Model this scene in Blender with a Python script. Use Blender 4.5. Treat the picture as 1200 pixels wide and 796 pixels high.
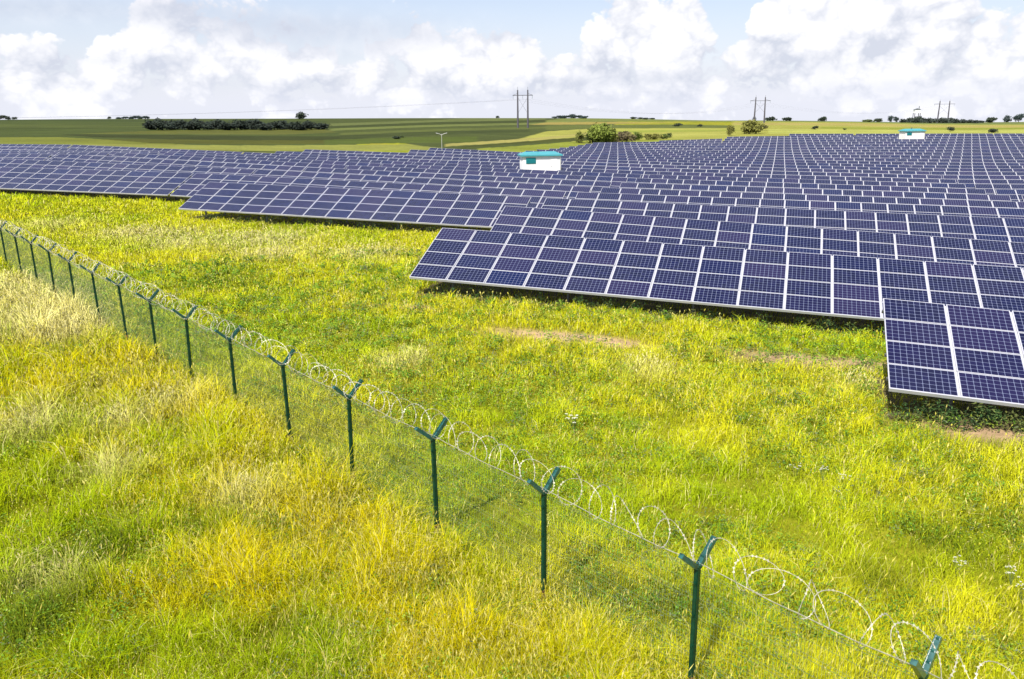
import bpy, bmesh, math, random
import numpy as np
from mathutils import Vector, Matrix

for o in list(bpy.data.objects):
    bpy.data.objects.remove(o, do_unlink=True)
scene = bpy.context.scene
COL = scene.collection
rng = np.random.default_rng(7)
random.seed(7)
R = math.radians

# ------------------------------------------------------------------ camera
FPX, W0, H0 = 974.0224, 1200.0, 796.0
CAMZ = 8.0
RIGHT = Vector((0.99995237, -0.00261504, -0.00940299))
UP = Vector((0.00975985, 0.26792549, 0.96339020))
FWD = Vector((0.0, 0.96343609, -0.26793825))
cam_data = bpy.data.cameras.new("camera")
cam = bpy.data.objects.new("camera", cam_data)
COL.objects.link(cam)
cam_data.sensor_width = 36.0
cam_data.lens = FPX / W0 * 36.0
cam_data.clip_start = 0.1
cam_data.clip_end = 20000
m = Matrix((RIGHT, UP, -FWD)).transposed().to_4x4()
m.translation = Vector((0, 0, CAMZ))
cam.matrix_world = m
scene.camera = cam

# ------------------------------------------------------------------ exposure, sun, sky
vs = scene.view_settings
vs.view_transform = 'Standard'
vs.look = 'None'
vs.gamma = 1
vs.use_curve_mapping = False
vs.exposure = 0.45
SUN_EL, SUN_AZ = 52.0, 210.0        # azimuth clockwise from +Y
SUN_DIR = Vector((math.sin(R(SUN_AZ)) * math.cos(R(SUN_EL)), math.cos(R(SUN_AZ)) * math.cos(R(SUN_EL)), math.sin(R(SUN_EL))))
sun_data = bpy.data.lights.new("sun", 'SUN')
sun_data.energy = 5.0
sun_data.angle = R(0.53)
sun_data.color = (1.0, 0.95, 0.86)
sun = bpy.data.objects.new("sun", sun_data)
COL.objects.link(sun)
sun.rotation_euler = SUN_DIR.to_track_quat('Z', 'Y').to_euler()
sun.location = (-40, -50, 80)


class NT:
    """small helper that adds nodes to a tree"""
    def __init__(s, tree):
        s.t = tree
        s.n = tree.nodes
        s.l = tree.links

    def node(s, kind, **kw):
        nd = s.n.new(kind)
        for k, v in kw.items():
            setattr(nd, k, v)
        return nd

    def put(s, sock, v):
        if hasattr(v, 'links') or isinstance(v, bpy.types.NodeSocket):
            s.l.new(v, sock)
        else:
            sock.default_value = v

    def math(s, op, a, b=0.0, c=0.0, clamp=False):
        nd = s.node('ShaderNodeMath', operation=op, use_clamp=clamp)
        s.put(nd.inputs[0], a)
        s.put(nd.inputs[1], b)
        s.put(nd.inputs[2], c)
        return nd.outputs[0]

    def vmath(s, op, a, b=(0, 0, 0)):
        nd = s.node('ShaderNodeVectorMath', operation=op)
        s.put(nd.inputs[0], a)
        s.put(nd.inputs[1], b)
        return nd.outputs[0]

    def noise(s, vec, scale, detail=4, rough=0.5, dist=0.0):
        nd = s.node('ShaderNodeTexNoise')
        s.put(nd.inputs['Vector'], vec)
        nd.inputs['Scale'].default_value = scale
        nd.inputs['Detail'].default_value = detail
        nd.inputs['Roughness'].default_value = rough
        nd.inputs['Distortion'].default_value = dist
        return nd.outputs['Fac']

    def mix(s, fac, a, b, blend='MIX'):
        nd = s.node('ShaderNodeMix', data_type='RGBA', blend_type=blend)
        s.put(nd.inputs[0], fac)
        s.put(nd.inputs[6], a)
        s.put(nd.inputs[7], b)
        return nd.outputs[2]

    def ramp(s, v, a, b, lo=0.0, hi=1.0, smooth=True):
        nd = s.node('ShaderNodeMapRange', interpolation_type='SMOOTHSTEP' if smooth else 'LINEAR')
        s.put(nd.inputs[0], v)
        s.put(nd.inputs[1], a)
        s.put(nd.inputs[2], b)
        s.put(nd.inputs[3], lo)
        s.put(nd.inputs[4], hi)
        return nd.outputs[0]


world = bpy.data.worlds.new("World")
scene.world = world
world.use_nodes = True
world.cycles.sampling_method = 'MANUAL'
world.cycles.sample_map_resolution = 256
wt = world.node_tree
wt.nodes.clear()
w = NT(wt)
SKYS = 0.10
sky = w.node('ShaderNodeTexSky', sky_type='NISHITA')
sky.sun_disc = False
sky.sun_elevation = R(SUN_EL)
sky.sun_rotation = R(SUN_AZ)
sky.air_density = 1.0
sky.dust_density = 0.6
sky.ozone_density = 1.0
tc = w.node('ShaderNodeTexCoord')
dvec = tc.outputs['Generated']
sep = w.node('ShaderNodeSeparateXYZ')
w.l.new(dvec, sep.inputs[0])
dx, dy, dz = sep.outputs
az = w.math('ARCTAN2', dx, dy)           # radians, clockwise from +Y
el = w.math('ARCSINE', dz)


def ae(px, py):
    """compass direction of a cloud, measured in the photograph once"""
    d = RIGHT * ((px - 600) / FPX) - UP * ((py - 398) / FPX) + FWD
    d.normalize()
    return math.atan2(d.x, d.y), math.asin(d.z)


def blob(px, py, rx, ry, amp, rot=0.0):
    a0, e0 = ae(px, py)
    ax = w.math('MULTIPLY', w.math('SUBTRACT', az, a0), FPX / rx)
    ey = w.math('MULTIPLY', w.math('SUBTRACT', el, e0), FPX / ry)
    if rot:
        ey = w.math('SUBTRACT', ey, w.math('MULTIPLY', ax, rot))
    r2 = w.math('ADD', w.math('MULTIPLY', ax, ax), w.math('MULTIPLY', ey, ey))
    g = w.math('EXPONENT', w.math('MULTIPLY', r2, -1.0))
    return w.math('MULTIPLY', g, amp)


def total(lst):
    acc = lst[0]
    for x in lst[1:]:
        acc = w.math('ADD', acc, x)
    return acc


def stretch(v, zs, off):
    mp = w.node('ShaderNodeMapping')
    w.put(mp.inputs['Vector'], v)
    mp.inputs['Scale'].default_value = (1, 1, zs)
    mp.inputs['Location'].default_value = off
    return mp.outputs[0]


OFF = (3.1, 1.7, 0.4)


def puffs(vec, scale, detail):
    nd = w.node('ShaderNodeTexVoronoi', feature='F1', distance='EUCLIDEAN')
    w.put(nd.inputs['Vector'], vec)
    nd.inputs['Scale'].default_value = scale
    nd.inputs['Detail'].default_value = detail
    nd.inputs['Roughness'].default_value = 0.55
    nd.inputs['Lacunarity'].default_value = 2.3
    return nd.outputs['Distance']


def density(v, fine):
    p = stretch(v, 1.25, OFF)
    wob = w.node('ShaderNodeTexNoise')
    w.put(wob.inputs['Vector'], p)
    wob.inputs['Scale'].default_value = 24.0
    wob.inputs['Detail'].default_value = 4
    wv = w.node('ShaderNodeVectorMath', operation='SCALE')
    w.l.new(w.vmath('SUBTRACT', wob.outputs['Color'], (0.5, 0.5, 0.5)), wv.inputs[0])
    wv.inputs['Scale'].default_value = 0.025
    q = w.vmath('ADD', p, wv.outputs[0])
    n_ = w.noise(p, 8.0, 8, 0.55, 0.1)
    pf = w.math('SUBTRACT', 0.62, puffs(q, 17.0, 3.0 if fine else 1.5))
    return w.math('ADD', w.math('MULTIPLY', n_, 0.72), w.math('MULTIPLY', pf, 0.36))


c1 = density(dvec, True)
c2 = density(w.vmath('ADD', dvec, (-0.005, 0.0, 0.0115)), True)
c3 = density(w.vmath('ADD', dvec, (-0.012, 0.0, 0.030)), False)
bias = total([
    blob(165, 38, 48, 34, 0.20), blob(215, 20, 30, 25, 0.08), blob(570, 75, 85, 34, 0.20), blob(487, 40, 16, 40, 0.16), blob(555, 40, 18, 22, 0.10), blob(612, 55, 22, 22, 0.12), blob(765, 45, 76, 52, 0.30),
    blob(960, 40, 90, 55, 0.28), blob(1110, 45, 120, 60, 0.26), blob(70, 75, 120, 20, 0.05), blob(300, 80, 190, 26, 0.17), blob(250, 30, 60, 24, 0.10), blob(400, 84, 60, 14, 0.06),
    blob(655, 28, 38, 36, -0.40), blob(856, 12, 26, 36, -0.44), blob(60, 34, 65, 9, -0.16), blob(470, 4, 90, 10, -0.05),
    blob(582, 10, 40, 20, -0.26), blob(450, 68, 60, 5, -0.05), blob(1190, 3, 26, 9, -0.1), blob(430, 105, 60, 14, 0.06), blob(850, 100, 200, 14, 0.07), blob(1020, 92, 150, 16, 0.10), blob(610, 100, 90, 12, 0.08), blob(180, 108, 200, 13, 0.11), blob(480, 120, 150, 9, 0.10), blob(780, 116, 140, 10, 0.10),
])
dens = w.math('ADD', c1, bias)
mask = w.ramp(dens, 0.250, 0.345)
veil = w.ramp(el, 0.0, 0.17, 0.78, 0.22)                   # thin high haze towards the horizon
lit = w.math('ADD', w.math('MULTIPLY', w.math('SUBTRACT', c1, c2), 1.4), w.math('MULTIPLY', w.math('SUBTRACT', c1, c3), 2.0))
shade = w.math('ADD', lit, w.ramp(dens, 0.25, 0.62, 0.62, 0.90), clamp=True)
greys = total([blob(385, 36, 125, 18, 1.2, -0.12), blob(50, 9, 100, 12, 0.95), blob(250, 14, 60, 12, 0.5), blob(1060, 104, 170, 13, 0.45), blob(740, 93, 90, 8, 0.6, 0.3), blob(400, 62, 60, 8, 0.4), blob(960, 78, 40, 10, 0.35), blob(150, 72, 110, 8, 0.35), blob(300, 100, 140, 9, 0.3), blob(600, 118, 160, 8, 0.25)])
greys = w.math('MULTIPLY', greys, w.ramp(c1, 0.10, 0.38, 0.6, 1.1))
shade = w.math('SUBTRACT', shade, w.math('MULTIPLY', greys, 0.30), clamp=True)
k = 0.94 / SKYS
CG = (0.545 * k, 0.575 * k, 0.66 * k, 1)
CW = (0.86 * k, 0.855 * k, 0.875 * k, 1)
cloud = w.mix(shade, CG, CW)
cloud = w.mix(w.math('MULTIPLY', greys, 0.72, clamp=True), cloud, (0.475 * k, 0.515 * k, 0.62 * k, 1))
veilcol = (0.645 * k, 0.680 * k, 0.785 * k, 1)
base = w.mix(1.0, sky.outputs[0], (1.02, 0.97, 1.06, 1), 'MULTIPLY')
base = w.mix(veil, base, veilcol)
mask2 = w.math('MAXIMUM', mask, w.math('MULTIPLY', greys, 0.8), clamp=True)
horiz = w.ramp(el, 0.0, 0.035, 0.42, 0.0)
full = w.mix(mask2, base, cloud)
full = w.mix(horiz, full, (0.69 * k, 0.705 * k, 0.80 * k, 1))
bg = w.node('ShaderNodeBackground')
w.l.new(full, bg.inputs['Color'])
bg.inputs['Strength'].default_value = SKYS
wo = w.node('ShaderNodeOutputWorld')
w.l.new(bg.outputs[0], wo.inputs['Surface'])


# ------------------------------------------------------------------ helpers
def lin(c):
    return tuple((x / 255 / 12.92) if x / 255 <= 0.04045 else ((x / 255 + 0.055) / 1.055) ** 2.4 for x in c)


def tag(o, label=None, cat=None, group=None, kind=None):
    if label:
        o['label'] = label
    if cat:
        o['category'] = cat
    if group:
        o['group'] = group
    if kind:
        o['kind'] = kind
    return o


def empty(name, loc=(0, 0, 0), rz=0.0):
    o = bpy.data.objects.new(name, None)
    o.empty_display_size = 0.3
    COL.objects.link(o)
    o.location = loc
    o.rotation_euler = (0, 0, rz)
    return o


def copy_tree(o, parent=None):
    c = o.copy()
    COL.objects.link(c)
    if parent is not None:
        c.parent = parent
    for ch in o.children:
        copy_tree(ch, c)
    return c


class MB:
    """collects shapes for one mesh"""
    def __init__(s):
        s.v, s.f, s.mi = [], [], []

    def add(s, verts, faces, mi=0):
        b = len(s.v)
        s.v += [tuple(p) for p in verts]
        s.f += [tuple(i + b for i in q) for q in faces]
        s.mi += [mi] * len(faces)

    def box(s, lo, hi, mi=0, M=None):
        x0, y0, z0 = lo
        x1, y1, z1 = hi
        vs_ = [Vector(p) for p in ((x0, y0, z0), (x1, y0, z0), (x1, y1, z0), (x0, y1, z0), (x0, y0, z1), (x1, y0, z1), (x1, y1, z1), (x0, y1, z1))]
        if M is not None:
            vs_ = [M @ p for p in vs_]
        s.add(vs_, ((0, 3, 2, 1), (4, 5, 6, 7), (0, 1, 5, 4), (1, 2, 6, 5), (2, 3, 7, 6), (3, 0, 4, 7)), mi)

    def bar(s, a, b, wx, wy, mi=0, ref=(0, 0, 1), taper=1.0):
        a, b = Vector(a), Vector(b)
        d = (b - a).normalized()
        r = Vector(ref)
        if abs(d.dot(r)) > 0.95:
            r = Vector((0, 1, 0))
        x = d.cross(r).normalized()
        y = x.cross(d)
        vs_ = []
        for p, t in ((a, 1.0), (b, taper)):
            for sx, sy in ((-1, -1), (1, -1), (1, 1), (-1, 1)):
                vs_.append(p + x * sx * wx * t / 2 + y * sy * wy * t / 2)
        s.add(vs_, ((0, 1, 2, 3), (7, 6, 5, 4), (0, 4, 5, 1), (1, 5, 6, 2), (2, 6, 7, 3), (3, 7, 4, 0)), mi)

    def tube(s, pts, rad, n=6, mi=0, caps=True):
        pts = [Vector(p) for p in pts]
        rads = rad if isinstance(rad, (list, tuple)) else [rad] * len(pts)
        vs_, fs = [], []
        prevx = None
        for i, p in enumerate(pts):
            d = (pts[min(i + 1, len(pts) - 1)] - pts[max(i - 1, 0)])
            d = d.normalized() if d.length > 1e-9 else Vector((0, 0, 1))
            if prevx is None:
                r = Vector((0, 0, 1)) if abs(d.z) < 0.9 else Vector((1, 0, 0))
                x = d.cross(r).normalized()
            else:
                x = (prevx - d * prevx.dot(d))
                x = x.normalized() if x.length > 1e-6 else d.orthogonal().normalized()
            prevx = x
            y = d.cross(x)
            for j in range(n):
                a = 2 * math.pi * j / n
                vs_.append(p + (x * math.cos(a) + y * math.sin(a)) * rads[i])
        for i in range(len(pts) - 1):
            for j in range(n):
                fs.append((i * n + j, i * n + (j + 1) % n, (i + 1) * n + (j + 1) % n, (i + 1) * n + j))
        if caps:
            fs.append(tuple(range(n - 1, -1, -1)))
            fs.append(tuple((len(pts) - 1) * n + j for j in range(n)))
        s.add(vs_, fs, mi)

    def mesh(s, name, mats):
        me = bpy.data.meshes.new(name)
        me.from_pydata(s.v, [], s.f)
        for mt in (mats if isinstance(mats, (list, tuple)) else [mats]):
            me.materials.append(mt)
        me.polygons.foreach_set('material_index', s.mi)
        me.update()
        return me

    def build(s, name, mats, parent=None, loc=None):
        o = bpy.data.objects.new(name, s.mesh(name, mats))
        COL.objects.link(o)
        if parent is not None:
            o.parent = parent
        if loc is not None:
            o.location = loc
        return o


def np_mesh(name, verts, quads=None, tris=None, mat=None, colors=None):
    """mesh from numpy arrays"""
    me = bpy.data.meshes.new(name)
    nv = len(verts)
    loops, starts = [], []
    pos = 0
    if quads is not None and len(quads):
        loops.append(quads.reshape(-1))
        starts.append(np.arange(len(quads)) * 4)
        pos = len(quads) * 4
    if tris is not None and len(tris):
        loops.append(tris.reshape(-1))
        starts.append(pos + np.arange(len(tris)) * 3)
    loops = np.concatenate(loops).astype(np.int32)
    starts = np.concatenate(starts).astype(np.int32)
    me.vertices.add(nv)
    me.vertices.foreach_set('co', verts.astype(np.float32).reshape(-1))
    me.loops.add(len(loops))
    me.loops.foreach_set('vertex_index', loops)
    me.polygons.add(len(starts))
    me.polygons.foreach_set('loop_start', starts)
    me.update(calc_edges=True)
    if colors is not None:
        at = me.attributes.new('tint', 'FLOAT_COLOR', 'POINT')
        c4 = np.ones((nv, 4), np.float32)
        c4[:, :3] = colors
        at.data.foreach_set('color', c4.reshape(-1))
    if mat:
        me.materials.append(mat)
    o = bpy.data.objects.new(name, me)
    COL.objects.link(o)
    return o


def vnoise(x, y, seed=0):
    """smooth value noise, 0..1"""
    g = np.random.default_rng(1000 + seed).random((256, 256))
    xi, yi = np.floor(x).astype(int), np.floor(y).astype(int)
    fx, fy = x - xi, y - yi
    fx, fy = fx * fx * (3 - 2 * fx), fy * fy * (3 - 2 * fy)
    a = g[xi % 256, yi % 256]
    b = g[(xi + 1) % 256, yi % 256]
    c = g[xi % 256, (yi + 1) % 256]
    d = g[(xi + 1) % 256, (yi + 1) % 256]
    return (a * (1 - fx) + b * fx) * (1 - fy) + (c * (1 - fx) + d * fx) * fy


def fbm(x, y, seed=0, oct_=4):
    s_, amp, tot = 0, 1.0, 0
    for i in range(oct_):
        s_ = s_ + vnoise(x * 2 ** i + 17.3 * i, y * 2 ** i + 5.1 * i, seed + i) * amp
        tot += amp
        amp *= 0.5
    return s_ / tot


# ------------------------------------------------------------------ terrain heights (metres, surveyed along six lines of sight)
#TERRAIN-BEGIN
LINES = {
    -0.493: [(5, -7.85), (30, -7.7), (55, -7.35), (70, -7.1), (78, -6.95), (101, -6.85), (135, -7.5), (700, -4.6)],
    -0.292: [(5, -7.95), (22, -7.8), (45, -7.5), (62, -7.4), (73, -7.65), (94, -7.95), (147, -8.9), (700, -5.7)],
    -0.0906: [(5, -8.05), (18, -7.95), (34, -7.45), (45, -7.5), (58, -7.7), (78, -8.35), (98, -8.95), (128, -9.6), (155, -9.45), (700, -6.5)],
    0.111: [(5, -8.1), (15, -8.0), (30, -7.6), (36, -7.64), (45, -7.8), (54, -8.0), (73, -8.95), (92, -9.45), (110, -10.1), (140, -10.6), (192, -11.7), (233, -11.8), (700, -7.9)],
    0.312: [(5, -8.1), (15, -7.95), (33, -7.85), (51, -8.28), (69, -9.2), (86, -9.8), (104, -10.35), (130, -10.9), (148, -11.1), (190, -11.7), (243, -9.6), (900, -14.2)],
    0.513: [(5, -8.1), (12, -7.95), (20, -7.65), (31.5, -8.1), (48, -8.65), (65, -9.5), (82, -10.15), (98, -10.65), (146, -11.7), (171, -11.0), (224, -9.7), (1000, -20.5)],
}
_LY = np.linspace(math.log(5), math.log(6000), 420)
_A = np.linspace(-1.2, 1.2, 241)


def _line(ctrl):
    ys = np.array([c[0] for c in ctrl], float)
    zs = np.array([c[1] for c in ctrl], float)
    Y = np.exp(_LY)
    z = np.interp(np.log(Y), np.log(ys[:-1]), zs[:-1])
    te, ts, ye, yd = zs[-2] / ys[-2], zs[-1] / ys[-1], ys[-2], ys[-1]
    far = Y > ye
    t = te + (ts - te) * (1 / ye - 1 / Y) / (1 / ye - 1 / yd)
    z = np.where(far, t * Y, z)
    zd = zs[-1]
    z = np.where(Y > yd, zd - (Y - yd) * 0.03, z)
    ker = np.exp(-0.5 * (np.arange(-9, 10) / 2.2) ** 2)
    ker /= ker.sum()
    return np.convolve(np.pad(z, 9, 'edge'), ker, 'valid')


_keys = sorted(LINES)
_rows = np.array([_line(LINES[kk]) for kk in _keys])
_Z = np.array([np.interp(_A, _keys, _rows[:, j]) for j in range(len(_LY))]).T
_k = np.exp(-0.5 * (np.arange(-12, 13) / 4.0) ** 2)
_k /= _k.sum()
_Z = np.array([np.convolve(np.pad(_Z[:, j], 12, 'edge'), _k, 'valid') for j in range(len(_LY))]).T


def gz(x, y):
    """ground height at x, y"""
    x, y = np.asarray(x, float), np.asarray(y, float)
    yy = np.clip(y, 5.0, 5999)
    a = np.clip(x / np.maximum(yy, 8.0), -1.19, 1.19)
    i = (a + 1.2) / 2.4 * 240
    j = (np.log(yy) - _LY[0]) / (_LY[1] - _LY[0])
    i0, j0 = np.floor(i).astype(int), np.floor(j).astype(int)
    i0, j0 = np.clip(i0, 0, 239), np.clip(j0, 0, 418)
    fi, fj = i - i0, j - j0
    z = (_Z[i0, j0] * (1 - fi) + _Z[i0 + 1, j0] * fi) * (1 - fj) + (_Z[i0, j0 + 1] * (1 - fi) + _Z[i0 + 1, j0 + 1] * fi) * fj
    return z + CAMZ - 0.10


def ground_at(px, py):
    """the ground point a surveyor's sight line meets"""
    d = RIGHT * ((px - 600) / FPX) - UP * ((py - 398) / FPX) + FWD
    d = d / d.y
    Y = np.exp(np.linspace(math.log(6), math.log(1400), 4000))
    zz = CAMZ + d.z * Y
    below = zz <= gz(d.x * Y, Y)
    y = Y[np.argmax(below)] if below.any() else 690.0
    return Vector((d.x * y, y, float(gz(d.x * y, y))))
#TERRAIN-END

# ------------------------------------------------------------------ materials
def new_mat(name):
    mt = bpy.data.materials.new(name)
    mt.use_nodes = True
    nt = mt.node_tree
    b = nt.nodes['Principled BSDF']
    return mt, NT(nt), b


def plain(name, col, rough=0.5, metal=0.0, var=0.12, scale=3.0, coat=0.0, spec=0.5):
    mt, t, b = new_mat(name)
    tcn = t.node('ShaderNodeTexCoord')
    n1 = t.noise(tcn.outputs['Object'], scale, 5, 0.6)
    v = t.ramp(n1, 0.25, 0.75, 1 - var, 1 + var)
    c = t.vmath('MULTIPLY', tuple(col), (1, 1, 1))
    mul = t.node('ShaderNodeVectorMath', operation='SCALE')
    t.l.new(c, mul.inputs[0])
    t.l.new(v, mul.inputs['Scale'])
    t.l.new(mul.outputs[0], b.inputs['Base Color'])
    b.inputs['Metallic'].default_value = metal
    b.inputs['Specular IOR Level'].default_value = spec
    t.l.new(t.ramp(n1, 0.2, 0.8, max(0.02, rough - 0.08), min(1, rough + 0.08)), b.inputs['Roughness'])
    if coat:
        b.inputs['Coat Weight'].default_value = coat
        b.inputs['Coat Roughness'].default_value = 0.15
    return mt


def tinted(name, rough=0.75, transl=0.35, var=0.25, scale=6.0, spec=0.25, upright=0.0):
    """leaf or blade material: colour from the blade's own tint, some light passing through"""
    mt, t, b = new_mat(name)
    at = t.node('ShaderNodeAttribute', attribute_name='tint')
    b.inputs['Roughness'].default_value = rough
    b.inputs['Specular IOR Level'].default_value = spec
    t.l.new(at.outputs['Color'], b.inputs['Base Color'])
    tr = t.node('ShaderNodeBsdfTranslucent')
    t.l.new(at.outputs['Color'], tr.inputs['Color'])
    if upright:
        # blades stand so thick that the sward shades like its own envelope
        ge = t.node('ShaderNodeNewGeometry')
        up_ = t.vmath('ADD', t.vmath('MULTIPLY', ge.outputs['Normal'], (0.45, 0.45, 0.45)), (0, 0, upright))
        nm = t.vmath('NORMALIZE', up_)
        t.l.new(nm, b.inputs['Normal'])
        t.l.new(nm, tr.inputs['Normal'])
    mx = t.node('ShaderNodeMixShader')
    mx.inputs[0].default_value = transl
    t.l.new(b.outputs[0], mx.inputs[1])
    t.l.new(tr.outputs[0], mx.inputs[2])
    t.l.new(mx.outputs[0], t.n['Material Output'].inputs['Surface'])
    return mt


M_ALU = plain('anodised_aluminium', (0.56, 0.56, 0.60), 0.42, 0.25, 0.06, 2.0)
M_GALV = plain('galvanised_steel', (0.16, 0.165, 0.17), 0.5, 0.5, 0.2, 4.0)
M_BACK = plain('white_backsheet', (0.55, 0.56, 0.58), 0.6, 0.0, 0.05)
M_GREEN = plain('green_powder_coat', (0.004, 0.040, 0.020), 0.42, 0.0, 0.25, 9.0, 0.1, 0.35)
M_ARM = plain('green_arm_paint', (0.014, 0.085, 0.075), 0.34, 0.0, 0.35, 12.0, 0.6, 0.5)
M_RUST = plain('rusty_post_foot', (0.16, 0.075, 0.03), 0.85, 0.0, 0.4, 14.0)
M_WIRE = plain('razor_wire_zinc', (0.50, 0.48, 0.37), 0.55, 0.2, 0.35, 8.0)
M_MESH = plain('mesh_wire', (0.17, 0.24, 0.11), 0.5, 0.1, 0.1)
M_WHITE = plain('white_render', (0.80, 0.79, 0.78), 0.7, 0.0, 0.04, 1.5)
M_WHITE, t, b = new_mat('white_render_walls')
tcn = t.node('ShaderNodeTexCoord')
mp = t.node('ShaderNodeMapping')
t.l.new(tcn.outputs['Object'], mp.inputs['Vector'])
mp.inputs['Scale'].default_value = (5, 5, 0.5)
stk = t.noise(mp.outputs[0], 1.0, 6, 0.6)
t.l.new(t.mix(t.ramp(stk, 0.52, 0.8, 0.0, 0.30), (0.82, 0.81, 0.80, 1), (0.52, 0.50, 0.46, 1)), b.inputs['Base Color'])
b.inputs['Roughness'].default_value = 0.75
M_TEAL = plain('teal_painted_metal', (0.062, 0.325, 0.365), 0.4, 0.0, 0.08, 2.0, 0.2)
M_TEALD = plain('dark_teal_louvre', (0.012, 0.26, 0.29), 0.45, 0.0, 0.1, 2.0)
M_PLINTH = plain('concrete_plinth', (0.30, 0.29, 0.27), 0.85, 0.0, 0.15, 3.0)
M_CONC = plain('weathered_concrete', (0.085, 0.08, 0.095), 0.85, 0.0, 0.15, 1.0)
M_STEEL = plain('dark_lattice_steel', (0.10, 0.10, 0.115), 0.6, 0.4, 0.15, 1.0)
M_GLASSI = plain('insulator_glass', (0.20, 0.26, 0.28), 0.2, 0.0, 0.1)
M_LAMP = plain('pale_lamp_paint', (0.42, 0.42, 0.38), 0.45, 0.1, 0.08)
M_LAMPH = plain('grey_lamp_housing', (0.13, 0.14, 0.14), 0.45, 0.3, 0.1)
M_BARK = plain('bark', (0.075, 0.055, 0.04), 0.9, 0.0, 0.3, 6.0)
M_STEM = plain('flower_stem', (0.12, 0.17, 0.04), 0.8, 0.0, 0.2, 20.0)
M_PETAL = plain('white_petal', (0.55, 0.55, 0.44), 0.7, 0.0, 0.06, 20.0)
M_LEAF = tinted('leaf', 0.7, 0.25, upright=0.35)
M_GRASS = tinted('grass_blade', 0.85, 0.25, spec=0.06, upright=0.75)

# photovoltaic glass: ten by six dark cells with pale gaps, laid out in the module's own coordinates
M_PV, t, b = new_mat('photovoltaic_glass')
uv = t.node('ShaderNodeUVMap', uv_map='UVMap')
s3 = t.node('ShaderNodeSeparateXYZ')
t.l.new(uv.outputs[0], s3.inputs[0])
fu = t.math('ABSOLUTE', t.math('SUBTRACT', t.math('FRACT', s3.outputs[0]), 0.5))
fv = t.math('ABSOLUTE', t.math('SUBTRACT', t.math('FRACT', s3.outputs[1]), 0.5))
gap = t.math('MAXIMUM', t.ramp(fu, 0.450, 0.470), t.ramp(fv, 0.452, 0.472))
corner = t.ramp(t.math('ADD', fu, fv), 0.82, 0.85)
gap = t.math('MAXIMUM', gap, corner)
bus = t.math('ABSOLUTE', t.math('SUBTRACT', t.math('FRACT', t.math('MULTIPLY', s3.outputs[1], 3.0)), 0.5))
bus = t.math('MULTIPLY', t.ramp(bus, 0.05, 0.025), 0.05)
gap = t.math('MAXIMUM', gap, bus)
cid = t.node('ShaderNodeCombineXYZ')
t.l.new(t.math('FLOOR', s3.outputs[0]), cid.inputs[0])
t.l.new(t.math('FLOOR', s3.outputs[1]), cid.inputs[1])
oi = t.node('ShaderNodeObjectInfo')
t.l.new(oi.outputs['Random'], cid.inputs[2])
wn = t.node('ShaderNodeTexWhiteNoise', noise_dimensions='3D')
t.l.new(cid.outputs[0], wn.inputs['Vector'])
cell = t.mix(wn.outputs['Value'], (0.0035, 0.0055, 0.030, 1), (0.006, 0.008, 0.046, 1))
mid_ = t.node('ShaderNodeCombineXYZ')
t.l.new(t.math('FLOOR', t.math('MULTIPLY', t.math('ADD', s3.outputs[0], 0.001), 0.1)), mid_.inputs[0])
t.l.new(t.math('FLOOR', t.math('DIVIDE', t.math('ADD', s3.outputs[1], 0.001), 6.0)), mid_.inputs[1])
t.l.new(oi.outputs['Random'], mid_.inputs[2])
wm = t.node('ShaderNodeTexWhiteNoise', noise_dimensions='3D')
t.l.new(mid_.outputs[0], wm.inputs['Vector'])
modv = wm.outputs['Value']
cell = t.mix(t.ramp(modv, 0.45, 1.0, 0.0, 0.85), cell, (0.014, 0.010, 0.052, 1))
cell = t.mix(t.ramp(modv, 0.22, 0.0, 0.0, 0.75), cell, (0.003, 0.009, 0.058, 1))
pvc = t.mix(gap, cell, (0.135, 0.155, 0.245, 1))
geo = t.node('ShaderNodeNewGeometry')
dn = t.noise(geo.outputs['Position'], 0.55, 5, 0.6)
dust = t.math('ADD', t.ramp(dn, 0.35, 0.8, 0.0, 0.016), t.math('MULTIPLY', oi.outputs['Random'], 0.008))
pvc = t.mix(dust, pvc, (0.30, 0.28, 0.25, 1))
t.l.new(pvc, b.inputs['Base Color'])
b.inputs['Roughness'].default_value = 0.16
b.inputs['IOR'].default_value = 1.5
t.l.new(t.ramp(modv, 0.0, 1.0, 0.11, 0.20), b.inputs['Specular IOR Level'])
b.inputs['Coat Weight'].default_value = 0.0

# ------------------------------------------------------------------ ground
UX, UY = 0.953271, -0.302115          # along the rows of tables
NX, NY = 0.302115, 0.953271           # across the rows
FQ = np.array([6.438, 11.202, -8.687]) * 0.697
FS = np.array([-2.865, 3.214, 0.044]) * 0.697


def fence_pt(i):
    tt = i / 10.0
    p = FQ + FS * i + np.array([0.033 * tt * tt, 0, 0.203 * tt * tt - 0.103 * tt ** 3]) * 0.697
    return Vector((p[0], p[1], p[2] + CAMZ))


FDIR = Vector((FS[0], FS[1], 0)).normalized()          # along the fence, away from the camera
FPERP = Vector((FDIR.y, -FDIR.x, 0))                   # to the solar side


def fence_side(x, y):
    """distance from the fence line, positive on the solar side"""
    return (x - FQ[0]) * FPERP.x + (y - FQ[1]) * FPERP.y


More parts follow.
